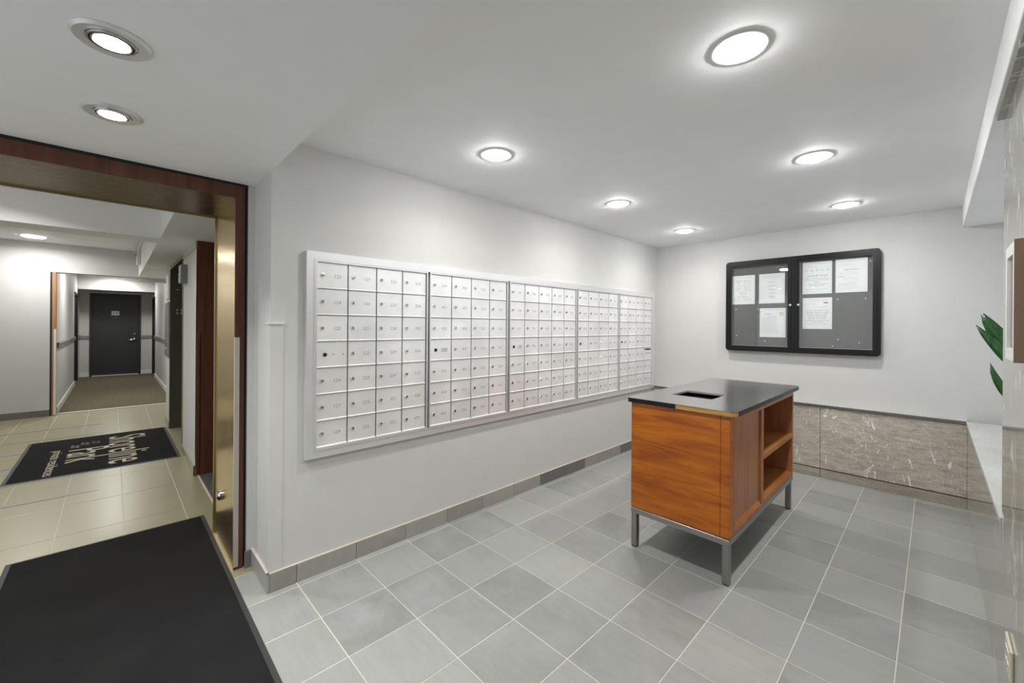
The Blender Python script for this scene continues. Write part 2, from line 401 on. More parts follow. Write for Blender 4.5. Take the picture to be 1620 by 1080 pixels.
# ------------------------------------------------------------------ walls and ceilings of the mail room
tag(box('wall_left', -0.32, 0.0, -0.124, YB+0.2, 0, ZC+0.1, 'paint'), 'long warm grey wall that carries the mailboxes', 'wall', kind='structure')
tag(box('wall_left_return', -0.893, -0.32, -0.155, 0.6, 0, 2.6, 'paint'), 'grey wall end beside the brass doorway', 'wall', kind='structure')
wb = tag(box('wall_back', 0.0, 3.5, YB, YB+0.2, 0, ZC+0.1, 'paint'), 'grey back wall behind the notice board', 'wall', kind='structure')
tag(box('ceiling', 0.0, 2.44, -0.124, YB, ZC, ZC+0.15, 'ceiling'), 'flat white ceiling with six downlights over the mail room', 'ceiling', kind='structure')
tag(box('ceiling_low', -0.33, 3.4, -2.3, -0.124, ZL, ZL+0.35, 'ceiling'), 'lower ceiling by the entrance with two small spotlights', 'ceiling', kind='structure')
bh = boxes('ceiling_bulkhead', [(2.43, 3.5, -0.124, YB, 2.095, ZC+0.15)], 'ceiling', bev=0.002)
tag(bh, 'white dropped bulkhead along the right side of the ceiling', 'ceiling', kind='structure')
wr = tag(box('wall_right', XR, XR+0.12, -2.3, YP, 0, 2.08, 'stone_polished'), 'tall polished veined stone wall at the right edge', 'wall', kind='structure')
tag(box('trim_1', XR-0.018, XR+0.30, -0.124, YP, 2.08, 2.095, 'stone_polished'), 'olive stone strip between the polished wall and the bulkhead', 'trim', kind='structure')
wl = empty('wall_right_low', (XR, YP, 0), 'low stone wall under the pale ledge at the right', 'wall', kind='structure')
box('stone_panel', XR, 3.3, YP, YW+0.01, 0.0, 0.625, 'stone_polished', wl)
box('ledge_slab', XR-0.006, 3.3, YP, YW, 0.625, 0.645, 'stone_ledge', wl, 0.002)
# niche beyond the low wall: daylight window frame
wn = empty('window_1', (3.35, 2.7, 0.645), 'window of the plant niche behind the polished wall', 'window', kind='structure')
boxes('window_frame', [(3.3, 3.4, YP, YB, 0.645, 0.70), (3.3, 3.4, YP, YB, 2.04, 2.095), (3.3, 3.4, YP, YP+0.06, 0.7, 2.04), (3.3, 3.4, YB-0.06, YB, 0.7, 2.04), (3.32, 3.38, 2.72, 2.78, 0.7, 2.04)], 'paint_white', wn)
box('window_pane', 3.345, 3.351, YP+0.06, YB-0.06, 0.7, 2.04, 'glass', wn)
tag(box('wall_niche', 2.577, 3.4, 1.52, YP, 0, 2.095, 'paint'), 'side wall of the plant niche', 'wall', kind='structure')

# wainscot on the back wall
wc = empty('trim_2', (1.23, YW, 0), 'low veined stone wainscot along the back wall', 'wainscot', kind='structure')
box('stone_panel', 0.0, 1.583, YW, YB, 0.083, 0.626, 'stone', wc, 0.0015)
box('stone_panel', 1.5855, XR, YW, YB, 0.083, 0.626, 'stone', wc, 0.0015)
box('joint_shadow', 0.0, XR, YW+0.012, YB, 0.072, 0.086, 'black', wc)
box('plinth', 0.0, 1.583, YW, YB, 0.0, 0.074, 'stone_base', wc, 0.0015)
box('plinth', 1.5855, XR, YW, YB, 0.0, 0.074, 'stone_base', wc, 0.0015)
box('ledge_edge', 0.0, XR, YW-0.010, YW+0.002, 0.621, 0.6445, 'stone_edge', wc, 0.001)
box('ledge_slab', 0.0, XR, YW+0.002, YB, 0.624, 0.645, 'stone_ledge', wc)

# skirting tiles
def skirting(name, label, pieces, parent=None):
    e = empty(name, pieces[0][0][:1]+(pieces[0][0][2], 0), label, 'skirting', kind='structure')
    for b, m_ in pieces: box('skirting_tile', *b, m_, e, 0.0012)
    return e
ps = []; pat = {-1: 'slate_base', 3: 'slate_base', 6: 'slate_dark', 7: 'slate_dark', 10: 'slate_dark', 11: 'slate_dark'}
for i in range(-1, 13):
    y0 = -0.124 if i == -1 else i*TY; y1 = min((i+1)*TY, YW)
    if y1-y0 < 0.02: continue
    ps.append(((0.0, 0.011, y0+0.001, y1-0.001, 0, 0.092), pat.get(i, 'slate_base')))
bl = skirting('baseboard_left', 'stone tile skirting along the foot of the mailbox wall', ps)
box('caulk_line', 0.0, 0.011, -0.135, YW, 0.092, 0.096, 'caulk', bl)
br = skirting('baseboard_left_return', 'short tile skirting around the wall corner by the doorway',
              [((-0.32, 0.011, -0.135, -0.124, 0, 0.092), 'slate_base'), ((-0.32, -0.309, -0.165, -0.135, 0, 0.092), 'slate_dark')])
box('caulk_line', -0.32, 0.011, -0.135, -0.124, 0.092, 0.096, 'caulk', br)

# corner guard on the wall corner
cg = empty('corner_guard', (0, -0.124, 0.1), 'thin painted corner guard on the wall corner left of the mailboxes', 'guard')
bm = bmesh.new(); prism(bm, [(0.0, -0.066), (0.003, -0.066), (0.003, -0.127), (-0.06, -0.127), (-0.06, -0.124), (0.0, -0.124)], 2, 0.096, 1.325); bmesh.ops.recalc_face_normals(bm, faces=bm.faces)
link('guard_strip', bm_to(bm), 'paint', cg)
bm = bmesh.new(); prism(bm, [(0.0, -0.062), (0.008, -0.062), (0.008, -0.132), (-0.062, -0.132), (-0.062, -0.124), (0.0, -0.124)], 2, 1.324, 1.335); bmesh.ops.recalc_face_normals(bm, faces=bm.faces)
link('cap', bm_to(bm), 'paint_white', cg)

# ------------------------------------------------------------------ brass doorway (portal)
dp = empty('door_1', (-0.61, -0.21, 0), 'brass lined doorway with reddish wood edges at the left', 'doorway', kind='structure')
box('brass_jamb', -0.893, -0.345, -0.213, -0.200, 0, 2.001, 'brass', dp)
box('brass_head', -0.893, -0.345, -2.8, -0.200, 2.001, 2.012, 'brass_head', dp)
boxes('brass_lip', [(-0.905, -0.893, -0.222, -0.198, 0, 2.0), (-0.905, -0.893, -2.8, -0.198, 1.992, 2.015)], 'goldedge', dp, 0.001)
boxes('wood_jamb', [(-0.345, -0.330, -0.213, -0.170, 0, 2.066)], 'wood_red', dp, 0.001)
boxes('wood_head', [(-0.345, -0.330, -2.8, -0.213, 2.001, 2.066)], 'wood_red', dp, 0.001)
boxes('wood_core', [(-0.893, -0.346, -0.200, -0.170, 0, 2.03), (-0.893, -0.346, -2.8, -0.17, 2.012, 2.6)], 'wood_red', dp)
boxes('shadow_gap', [(-0.88, -0.345, -0.170, -0.155, 0, 2.08), (-0.345, -0.333, -2.8, -0.155, 2.066, 2.08)], 'black', dp)
lg = box('corner_plate', -0.333, -0.3275, -0.2155, -0.190, 0.015, 1.252, 'lightsteel', dp, 0.002)
lath('door_stud', [(0.001, 0.0), (0.030, 0.0), (0.030, 0.012), (0.024, 0.020), (0.012, 0.025), (0.001, 0.026)], (-0.676, -0.213, 0.305), 'chrome', dp, 'y', 24, -1)
for y0, y1 in ((-0.897, -0.829), (-0.811, -0.744), (-0.727, -0.657)):
    box('luminous_bar', -0.909, -0.905, y0, y1, 1.994, 2.002, 'glowbar', dp)  # emissive strips on the back lip of the head

# ------------------------------------------------------------------ corridor
ZK = 2.449; ZS = 2.047
tag(box('ceiling_corridor', -6.45, -0.893, -2.8, -0.40, ZK, ZK+0.1, 'ceiling'), 'white ceiling of the corridor beyond the doorway', 'ceiling', kind='structure')
sf = empty('ceiling_soffit', (-3.7, -0.40, ZS), 'lowered soffit along the right side of the corridor', 'ceiling', kind='structure')
box('soffit_panel', -5.02, -0.893, -0.40, 1.0, ZS, ZK+0.1, 'ceiling', sf)
box('soffit_panel', -6.60, -5.035, -0.40, 1.0, ZS, ZK+0.1, 'ceiling', sf)
box('shadow_gap', -5.036, -5.019, -0.39, 1.0, ZS+0.01, ZK+0.1, 'black', sf)
tag(box('ceiling_beam', -2.62, -2.34, -2.8, -0.40, 2.05, ZK, 'ceiling'), 'white beam across the corridor ceiling', 'beam', kind='structure')
tag(box('wall_corridor', -6.65, -6.45, -2.8, -1.325, 0, ZK+0.1, 'paint'), 'grey wall at the far left of the corridor', 'wall', kind='structure')
tag(boxes('wall_corridor_head', [(-6.65, -6.45, -1.325, -0.38, 2.045, ZK+0.1), (-6.6, -6.45, -0.38, 0.2, 1.99, 2.047)], 'paint'), 'wall panel above the far hallway opening', 'wall', kind='structure')
tag(box('wall_corridor_side', -6.65, -0.893, -3.0, -2.8, 0, ZK+0.1, 'paint'), 'corridor side wall out of view', 'wall', kind='structure')
sk = skirting('baseboard_corridor', 'stone tile skirting at the foot of the far corridor wall',
              [((-6.45, -6.438, y, min(y+0.31, -1.325), 0, 0.09), 'slate_dark') for y in (-2.80, -2.45, -2.13, -1.82, -1.51)])
# pier between the alcove and the lift
pr_ = empty('wall_pier', (-2.7, -0.165, 0), 'narrow white pier right of the lift opening', 'wall', kind='structure')
box('wall_face', -3.10, -2.20, -0.165, 0.9, 0, ZS, 'paint', pr_)
box('top_band', -3.10, -2.20, -0.172, -0.165, 1.985, ZS, 'hallpaint', pr_)
bp_ = skirting('baseboard_pier', 'pale tile skirting at the foot of the pier',
               [((-2.65, -2.20, -0.176, -0.165, 0, 0.085), 'slate_beige'), ((-3.10, -2.652, -0.176, -0.165, 0, 0.085), 'slate_beige'), ((-2.20, -2.192, -0.176, -0.15, 0, 0.085), 'rubber')])
wa = empty('wall_alcove', (-2.2, 0.3, 0), 'reddish brown wood clad alcove right of the corridor', 'wall', kind='structure')
box('wood_panel', -2.20, -2.188, -0.160, 0.9, 0.0, ZS, 'wood_red', wa)
box('gold_edge', -2.20, -2.186, -0.166, -0.160, 0.0, ZS, 'goldedge', wa)
box('wood_panel', -2.2, -0.893, 0.9, 0.92, 0, ZS, 'wood_red', wa)
box('wood_panel', -0.905, -0.893, -0.155, 0.9, 0, ZS, 'wood_red', wa)
box('corner_plate', -2.188, -2.183, -0.158, -0.135, 0.02, 1.25, 'wood_red', wa, 0.002)
# far pier with the lift jamb
p2 = empty('wall_pier_far', (-4.6, -0.165, 0), 'white wall beyond the lift opening', 'wall', kind='structure')
box('wall_face', -4.95, -4.43, -0.165, 0.04, 0, ZS, 'paint', p2)
skirting('baseboard_pier_far', 'tile skirting beyond the lift opening', [((-4.95, -4.43, -0.176, -0.165, 0, 0.085), 'slate_beige')])
dl = empty('door_2', (-3.7, -0.1, 0), 'dark green metal lift doorway with gold edges', 'doorway', kind='structure')
box('metal_jamb', -4.43, -4.415, -0.168, 0.62, 0, 2.0, 'greenmetal', dl)
box('metal_jamb', -3.115, -3.10, -0.168, 0.0, 0, 2.0, 'greenmetal', dl)
box('metal_back', -4.415, -3.1, 0.62, 0.64, 0, 2.0, 'greenmetal', dl)
box('metal_head', -4.43, -3.10, -0.16, 0.62, 2.0, ZS, 'greenmetal', dl)
boxes('gold_edge', [(-4.432, -4.413, -0.172, -0.168, 0, 2.01), (-3.117, -3.098, -0.172, -0.168, 0, 2.01), (-4.432, -3.098, -0.172, -0.160, 2.0, 2.012)], 'goldedge', dl)
# small gold hook and star shapes on the jamb
hk = lambda z: [(-4.413, -0.045, z), (-4.395, -0.045, z-0.004), (-4.383, -0.060, z+0.004), (-4.383, -0.085, z+0.030)]
h1 = tube('hook_shape', hk(1.90), 0.008, 'goldedge', dl); h2 = tube('hook_shape', [(-4.413, -0.11, 1.755), (-4.395, -0.10, 1.75), (-4.395, -0.045, 1.757)], 0.006, 'goldedge', dl)
bm = bmesh.new()
for k in range(4):
    a = PI/4+k*PI/2
    lathe(bm, [(0.001, 0), (0.017, 0), (0.014, 0.012), (0.001, 0.014)], (-4.415, -0.075+0.028*math.cos(a), 1.475+0.028*math.sin(a)), 'x', 10)
link('star_shape', bm_to(bm), 'goldedge', dl)
# device on the pier
dv = empty('wall_chime', (-2.86, -0.165, 1.71), 'small grey louvred box high on the white pier beside the lift', 'device')
box('housing', -2.98, -2.80, -0.215, -0.165, 1.72, 1.90, 'rail', dv, 0.004)
boxes('louvre', [(-2.97, -2.81, -0.219, -0.215, 1.74+k*0.022, 1.748+k*0.022) for k in range(4)], 'white_plastic', dv)
cp = empty('call_panel', (-4.7, -0.165, 0.9), 'long rounded grey metal call panel beyond the lift opening', 'panel')
bm = bmesh.new(); add_box(bm, -4.87, -4.50, -0.19, -0.165, 0.895, 1.60, 0.012, 0, 3); link('plate', bm_to(bm), 'steel', cp)
for z in (1.00, 1.12): lath('button', [(0.001, 0), (0.02, 0), (0.018, 0.006), (0.001, 0.007)], (-4.68, -0.19, z), 'chrome', cp, 'y', 16, -1)
wp = empty('wall_plate', (-4.7, -0.165, 1.65), 'pale wall plate with indicator dots above the call panel', 'panel')
box('plate', -4.85, -4.52, -0.182, -0.165, 1.64, 1.95, 'white_plastic', wp, 0.004)
for z in (1.70, 1.75, 1.80): lath('indicator', [(0.001, 0), (0.012, 0), (0.001, 0.004)], (-4.68, -0.182, z), 'rail', wp, 'y', 12, -1)
# emergency light on the soffit face and conduit
el = empty('emergency_light', (-5.75, -0.40, 2.2), 'small emergency lamp on the soffit face near the corridor ceiling', 'lamp')
box('housing', -5.85, -5.62, -0.445, -0.40, 2.17, 2.36, 'white_plastic', el, 0.006)
lath('lamp_head', [(0.001, 0), (0.03, 0), (0.045, 0.02), (0.045, 0.03), (0.001, 0.034)], (-5.70, -0.445, 2.31), 'chrome', el, 'y', 18, -1)
cn = tube('conduit', [(-6.4, -0.415, 2.42), (-3.0, -0.415, 2.42)], 0.012, 'ceiling'); tag(cn, 'thin painted conduit along the top of the corridor soffit', 'conduit')

# far doorway and hallway
d3 = empty('door_3', (-6.5, -1.28, 0), 'orange wood edged opening of the far hallway', 'doorway', kind='structure')
box('shadow_gap', -6.62, -6.452, -1.325, -1.305, 0, 2.045, 'black', d3)
box('wood_jamb', -6.60, -6.445, -1.305, -1.27, 0, 2.045, 'wood_orange', d3, 0.001)
box('corner_plate', -6.445, -6.438, -1.288, -1.262, 0.01, 1.23, 'paint_white', d3, 0.003)
HL, HR, HE, ZH = -1.27, 0.06, -12.15, 2.42
DX0, DX1 = -11.35, -10.35
hl = boxes('wall_hallway_left', [(DX1, -6.6, HL-0.12, HL, 0, ZH), (HE, DX0, HL-0.12, HL, 0, ZH), (DX0, DX1, HL-0.12, HL, 1.98, ZH)], 'hallpaint')
tag(hl, 'left wall of the far hallway', 'wall', kind='structure')
RX0, RX1 = -12.0, -11.1
hr = boxes('wall_hallway_right', [(RX1, -4.95, HR, HR+0.12, 0, ZH), (HE, RX0, HR, HR+0.12, 0, ZH), (RX0, RX1, HR, HR+0.12, 1.98, ZH)], 'hallpaint')
tag(hr, 'right wall of the far hallway', 'wall', kind='structure')
he = boxes('wall_hallway_end', [(HE-0.12, HE, HL-0.12, -1.10, 0, ZH), (HE-0.12, HE, -0.165, HR+0.12, 0, ZH), (HE-0.12, HE, -1.10, -0.165, 2.06, ZH)], 'hallpaint')
tag(he, 'end wall of the far hallway around the charcoal door', 'wall', kind='structure')
tag(box('ceiling_hallway', HE, -6.6, HL-0.12, HR+0.12, ZH, ZH+0.1, 'ceiling'), 'ceiling of the far hallway', 'ceiling', kind='structure')
tag(box('ceiling_hallway_beam', HE, -11.3, HL, HR, 2.10, ZH, 'hallpaint'), 'dropped bulkhead above the charcoal door', 'ceiling', kind='structure')
for nm, lab, b in (('door_4', 'dark side doorway on the left of the far hallway', (DX0, DX1, HL-0.10, HL-0.05, 0, 1.98)), ('door_5', 'dark side doorway on the right of the far hallway', (RX0, RX1, HR+0.05, HR+0.1, 0, 1.98))):
    e = empty(nm, (b[0], b[2], 0), lab, 'door', kind='structure')
    box('door_leaf', *b, 'door_dark', e)
    yy = (HL-0.05, HL+0.012) if nm == 'door_4' else (HR-0.012, HR+0.05)
    boxes('door_frame', [(b[0]-0.0, b[0]+0.05, *yy, 0, 1.98), (b[1]-0.05, b[1], *yy, 0, 1.98), (b[0], b[1], *yy, 1.93, 1.98)], 'black', e)
# rails and baseboards in the hallway
def railset(nm, lab, lst, mat, bev=0.003):
    tag(boxes(nm, lst, mat, bev=bev), lab, 'trim', kind='structure')
railset('trim_3', 'grey chair rail on the left hallway wall', [(DX1, -6.62, HL, HL+0.022, 0.955, 1.035), (DX1, -6.62, HL, HL+0.03, 1.005, 1.02), (HE, DX0, HL, HL+0.022, 0.955, 1.035)], 'rail')
railset('trim_4', 'grey chair rail on the right hallway wall', [(RX1, -4.95, HR-0.022, HR, 0.945, 1.025), (RX1, -4.95, HR-0.03, HR, 0.995, 1.01)], 'rail')
railset('trim_5', 'grey chair rail on the hallway end wall', [(HE, HE+0.022, HL, -1.10, 0.93, 1.01), (HE, HE+0.022, -0.165, HR, 0.93, 1.01)], 'rail')
railset('baseboard_hallway_left', 'white baseboard of the left hallway wall', [(DX1, -6.62, HL, HL+0.014, 0, 0.10)], 'paint_white')
railset('baseboard_hallway_right', 'white baseboard of the right hallway wall', [(RX1, -4.95, HR-0.014, HR, 0, 0.10)], 'paint_white')
railset('baseboard_hallway_end', 'white baseboard beside the charcoal door', [(HE, HE+0.014, HL, -1.10, 0, 0.10), (HE, HE+0.014, -0.165, HR, 0, 0.10)], 'paint_white')
d6 = empty('door_6', (HE, -0.63, 0), 'charcoal apartment door at the end of the hallway', 'door', kind='structure')
boxes('door_frame', [(HE-0.06, HE+0.02, -1.10, -1.055, 0, 2.06), (HE-0.06, HE+0.02, -0.21, -0.165, 0, 2.06), (HE-0.06, HE+0.02, -1.055, -0.21, 2.01, 2.06)], 'door_dark', d6, 0.002)
box('door_leaf', HE-0.09, HE-0.045, -1.055, -0.21, 0.02, 2.01, 'door_dark', d6, 0.002)
box('door_sill', HE-0.06, HE+0.03, -1.055, -0.21, 0, 0.018, 'caulk', d6)
sg = box('number_sign', HE-0.045, HE-0.038, -0.715, -0.57, 1.52, 1.63, 'paper', d6)
tm = text_mesh('118', 0.06); tm.transform(Matrix.Translation((HE-0.037, -0.642, 1.575)) @ FX); link('sign_digits', tm, 'ink', sg)
lath('peephole', [(0.001, 0), (0.012, 0), (0.010, 0.006), (0.001, 0.008)], (HE-0.045, -0.63, 1.46), 'chrome', d6, 'x', 12)
lath('deadbolt', [(0.001, 0), (0.033, 0), (0.030, 0.016), (0.018, 0.026), (0.001, 0.027)], (HE-0.045, -0.285, 1.05), 'chrome', d6, 'x', 20)
hn = lath('handle_rose', [(0.001, 0), (0.036, 0), (0.034, 0.012), (0.014, 0.020), (0.012, 0.05), (0.001, 0.052)], (HE-0.045, -0.285, 0.905), 'chrome', d6, 'x', 20)
tube('lever', [(HE+0.0, -0.275, 0.905), (HE+0.005, -0.32, 0.905), (HE+0.004, -0.38, 0.898), (HE-0.004, -0.42, 0.893)], [0.013, 0.014, 0.011, 0.007], 'chrome', hn)

# ------------------------------------------------------------------ lamps
def area(name, parent, loc, r, watts, spread, col=(1, 0.985, 0.955)):
    ld = bpy.data.lights.new(name, 'AREA'); ld.shape = 'DISK'; ld.size = 2*r; ld.energy = watts; ld.color = col; ld.spread = math.radians(spread)
    o = bpy.data.objects.new(name, ld); COL.objects.link(o); o.parent = parent; o.location = Vector(loc)-wpos(parent); return o
def downlight(x, y, z, label, group, watts, R=0.088, r=0.060, mat='lamp', spread=150, ringmat='paint_white'):
    e = empty('downlight', (x, y, z), label, 'ceiling light', group)
    lath('trim_ring', [(r-0.002, 0.0), (r-0.001, 0.0025), (R-0.012, 0.0045), (R-0.004, 0.005), (R, 0.003), (R, 0.0)], (x, y, z), ringmat, e, 'z', 40, -1)
    lath('lens', [(0.001, 0.020), (r*0.5, 0.019), (r*0.85, 0.015), (r-0.001, 0.008), (r-0.001, 0.0)], (x, y, z), mat, e, 'z', 40, -1)
    area('lamp_light', e, (x, y, z-0.027), r*0.9, watts, spread)
    return e
GR = 'round downlights over the mail room'
for x, y, lab in ((1.827, 0.81, 'large bright round downlight nearest the camera at the top right'),
                  (0.617, 0.81, 'round downlight in front of the left half of the mailboxes'),
                  (0.613, 2.053, 'round downlight above the right half of the mailboxes, middle of its row'),
                  (0.60, 3.27, 'small round downlight near the corner of mailbox wall and back wall'),
                  (1.823, 2.054, 'round downlight above the wooden cabinet, middle of the right row'),
                  (1.814, 3.27, 'round downlight in front of the notice board')):
    downlight(x, y, ZC, lab, GR, LAMP_ROOM)
def gimbal(x, y, z, label, watts):
    e = empty('downlight', (x, y, z), label, 'ceiling light', 'ringed spotlights in the lower ceiling')
    lath('trim_ring', [(0.052, 0.0), (0.053, 0.006), (0.075, 0.009), (0.083, 0.003), (0.083, 0)], (x, y, z), 'alu_frame', e, 'z', 40, -1)
    for rr in (0.047, 0.040): lath('inner_ring', [(rr-0.003, 0.002), (rr-0.002, 0.010), (rr+0.002, 0.010), (rr+0.003, 0.002)], (x, y, z), 'chrome', e, 'z', 36, -1)
    box_ = lath('lens', [(0.001, 0.012), (0.02, 0.011), (0.034, 0.006), (0.036, 0.001)], (x, y, z), 'lamp_low', e, 'z', 32, -1)
    area('lamp_light', e, (x, y, z-0.016), 0.034, watts, 95)
gimbal(0.748, -0.687, ZL, 'ringed spotlight nearer the camera in the low ceiling', LAMP_LOW)
gimbal(0.218, -0.687, ZL, 'ringed spotlight nearer the brass doorway in the low ceiling', LAMP_LOW)
GC = 'corridor and hallway downlights'
downlight(-5.90, -1.43, ZK, 'round downlight in the corridor ceiling seen through the brass doorway', GC, LAMP_CORR*1.5, 0.125, 0.11, 'lamp_corr', 170)
downlight(-10.9, -0.65, ZH, 'round downlight in the far hallway above the charcoal door', GC, LAMP_CORR*1.4, 0.16, 0.15, 'lamp_corr', 170)
downlight(-7.60, -0.65, ZH, 'unseen downlight added behind the lintel of the far hallway', GC, LAMP_CORR*2.2, 0.11, 0.095, 'lamp_corr', 170)  # unseen lamp put in to brighten the hallway
downlight(-1.60, -1.4, ZK, 'unseen downlight added behind the head of the brass doorway', GC, LAMP_CORR*1.9, 0.09, 0.07, 'lamp_corr', 140)  # out of sight, added to light the mats and the beam
downlight(-3.90, -1.43, ZK, 'unseen downlight added behind the corridor beam', GC, LAMP_CORR*1.0, 0.11, 0.095, 'lamp_corr', 150)  # extra unseen lamp to light the middle of the corridor

# ------------------------------------------------------------------ mailboxes
sr = empty('mailbox_surround', (0, 1.93, 0.62), 'mitred pale aluminium frame around the whole mailbox array', 'frame')
bm = bmesh.new()
Y0, Y1, Z0, Z1, fw, fd = 0.034, 3.808, 0.621, 1.708, 0.040, 0.026
def quadframe(bm, a0, a1, b0, b1, w_, plane, d0, d1, axis):
    """mitred rectangular frame: outer a0..a1 x b0..b1, width w_, thickness d0..d1 along axis"""
    o_ = [(a0, b0), (a1, b0), (a1, b1), (a0, b1)]; i_ = [(a0+w_, b0+w_), (a1-w_, b0+w_), (a1-w_, b1-w_), (a0+w_, b1-w_)]
    for k in range(4):
        q = [o_[k], o_[(k+1) % 4], i_[(k+1) % 4], i_[k]]
        prism(bm, q, axis, d0, d1)
    bmesh.ops.recalc_face_normals(bm, faces=bm.faces)
quadframe(bm, Y0, Y1, Z0, Z1, fw, None, 0.0, fd, 0)
es = [e for e in bm.edges if all(abs(v.co.x-fd) < 1e-5 for v in e.verts)]
fo = link('frame_moulding', bm_to(bm), 'alu_frame', sr)
bm = bmesh.new(); quadframe(bm, Y0+0.037, Y1-0.037, Z0+0.037, Z1-0.037, 0.006, None, 0.0, fd+0.003, 0); link('inner_lip', bm_to(bm), 'alu_frame', sr)

seq = []
for fl in range(1, 16):
    for n in range(21, 31):
        num = fl*100+n
        if num >= 123: seq.append(str(num))
seqi = iter(seq)
banks = [(0.078, 0.762, 4), (0.776, 1.470, 4), (1.488, 2.332, 5), (2.346, 3.046, 4), (3.060, 3.764, 4)]
labels = ['leftmost bank of mailboxes, four columns wide, nearest the doorway', 'second bank of mailboxes from the left, four columns wide',
          'middle bank of mailboxes, the only one five columns wide', 'fourth bank of mailboxes from the left, right of the widest bank',
          'rightmost bank of mailboxes with a black outgoing mail slot, beside the corner']
ZB, ZT = 0.665, 1.664; RH = (ZT-ZB-0.012)/7
XF = 0.020
doorcache = {}
def door_mesh(dw, dh):
    """door panel: flat sheet with a projecting lip along the foot, centred on its left foot corner"""
    bm = bmesh.new()
    add_box(bm, 0, 0.006, 0.0, dw, 0.0, dh, 0.0008)
    prism(bm, [(0.006, 0.0), (0.0125, 0.0005), (0.0125, 0.0035), (0.006, 0.007)], 1, 0.0, dw)   # foot lip (x,z)
    add_box(bm, 0.006, 0.0072, 0.004, dw-0.004, dh-0.016, dh-0.015)
    bmesh.ops.recalc_face_normals(bm, faces=bm.faces)
    me = bm_to(bm); me.materials.append(M['alu']); return me
def lock_mesh(dark):
    bm = bmesh.new(); lathe(bm, [(0.0005, 0), (0.0105, 0), (0.0105, 0.003), (0.0088, 0.0056), (0.0005, 0.0064)], (0, 0, 0), 'x', 16)
    add_box(bm, 0.006, 0.0071, -0.0014, 0.0014, -0.005, 0.005, 0, 1)
    me = bm_to(bm, smooth=False); me.materials.append(M['black' if dark else 'chrome']); me.materials.append(M['black']); return me
LK, LKD = lock_mesh(False), lock_mesh(True)
digit_cache = {}
def addobj(name, me, parent, loc):
    o = bpy.data.objects.new(name, me); COL.objects.link(o); o.parent = parent; o.location = loc; return o
for bi, (y0, y1, nc) in enumerate(banks):
    b = empty('mailbox_bank', (0.0, (y0+y1)/2, ZB), labels[bi], 'mailboxes', 'banks of apartment mailboxes')
    W = wpos(b)
    box('carcass', 0.0, XF-0.007, y0, y1, ZB, ZT, 'alu_dark', b)
    bm = bmesh.new(); quadframe(bm, y0, y1, ZB, ZT, 0.0085, None, 0.0, XF+0.009, 0); link('bank_frame', bm_to(bm), 'alu_frame', b)
    yl, yr = y0+0.0085, y1-0.0085; cw = (yr-yl)/nc
    posts = [(0.0, XF-0.003, yl+c*cw-0.0045, yl+c*cw+0.0005, ZB+0.008, ZT-0.008) for c in range(1, nc)]
    boxes('divider', posts, 'alu_dark', b)
    for c in range(nc):
        for r in range(7):
            dy0 = yl+c*cw+0.001; dz0 = ZT-0.008-(r+1)*RH*((ZT-ZB-0.016)/(7*RH))
            dw = cw-0.0065; dh = (ZT-ZB-0.016)/7-0.0022
            key = (round(dw, 4), round(dh, 4))
            if key not in doorcache: doorcache[key] = door_mesh(dw, dh)
            master = (c == 0 and r == 3); slot = (bi == 4 and c == 3 and r == 4)
            d = addobj('mailbox_door', doorcache[key], b, Vector((XF-0.006, dy0, dz0))-W)
            if slot:
                d['label'] = 'outgoing mail door with a black slot'
                sl = boxes('mail_slot', [(XF, XF+0.0015, dy0+0.018, dy0+dw-0.02, dz0+dh-0.030, dz0+dh-0.014)], 'black', d, at=W+Vector(d.location))
                sl.location = (0, 0, 0)
                tm = text_mesh('OUTGOING', 0.02); tm.transform(Matrix.Translation((0.0068, dw/2, dh*0.52)) @ FX)
                tm.materials.append(M['engraved']); addobj('slot_lettering', tm, d, (0, 0, 0))
                continue
            if master:
                d['label'] = 'blank service door with a black lock'
                addobj('lock', LKD, d, (0.006, 0.042, dh*0.5))
                if bi in (1, 2, 4):
                    bm = bmesh.new()
                    add_box(bm, 0.006, 0.0068, 0.085, 0.135, dh*0.5-0.014, dh*0.5+0.012, 0.0003)
                    add_box(bm, 0.0068, 0.0076, 0.107, 0.113, dh*0.5-0.003, dh*0.5+0.001, 0, 1)
                    me = bm_to(bm); me.materials.append(M['seal']); me.materials.append(M['black']); addobj('seal_plate', me, d, (0, 0, 0))
                else:
                    bm = bmesh.new()
                    for yy in (0.085, 0.135): add_box(bm, 0.006, 0.0078, yy, yy+0.006, dh*0.5-0.002, dh*0.5+0.001)
                    me = bm_to(bm); me.materials.append(M['black']); addobj('rivets', me, d, (0, 0, 0))
                continue
            if bi == 4 and c == 3 and r > 2: num = None
            num = next(seqi)
            addobj('lock', LK, d, (0.006, 0.028, dh*0.52))
            tm = text_mesh(num, 0.0255, 'CENTER', 1.08, 0.0, res=1); tm.transform(Matrix.Translation((0.0064, dw*0.66, dh*0.49)) @ FX)
            tm.materials.append(M['engraved']); addobj('engraved_number', tm, d, (0, 0, 0))

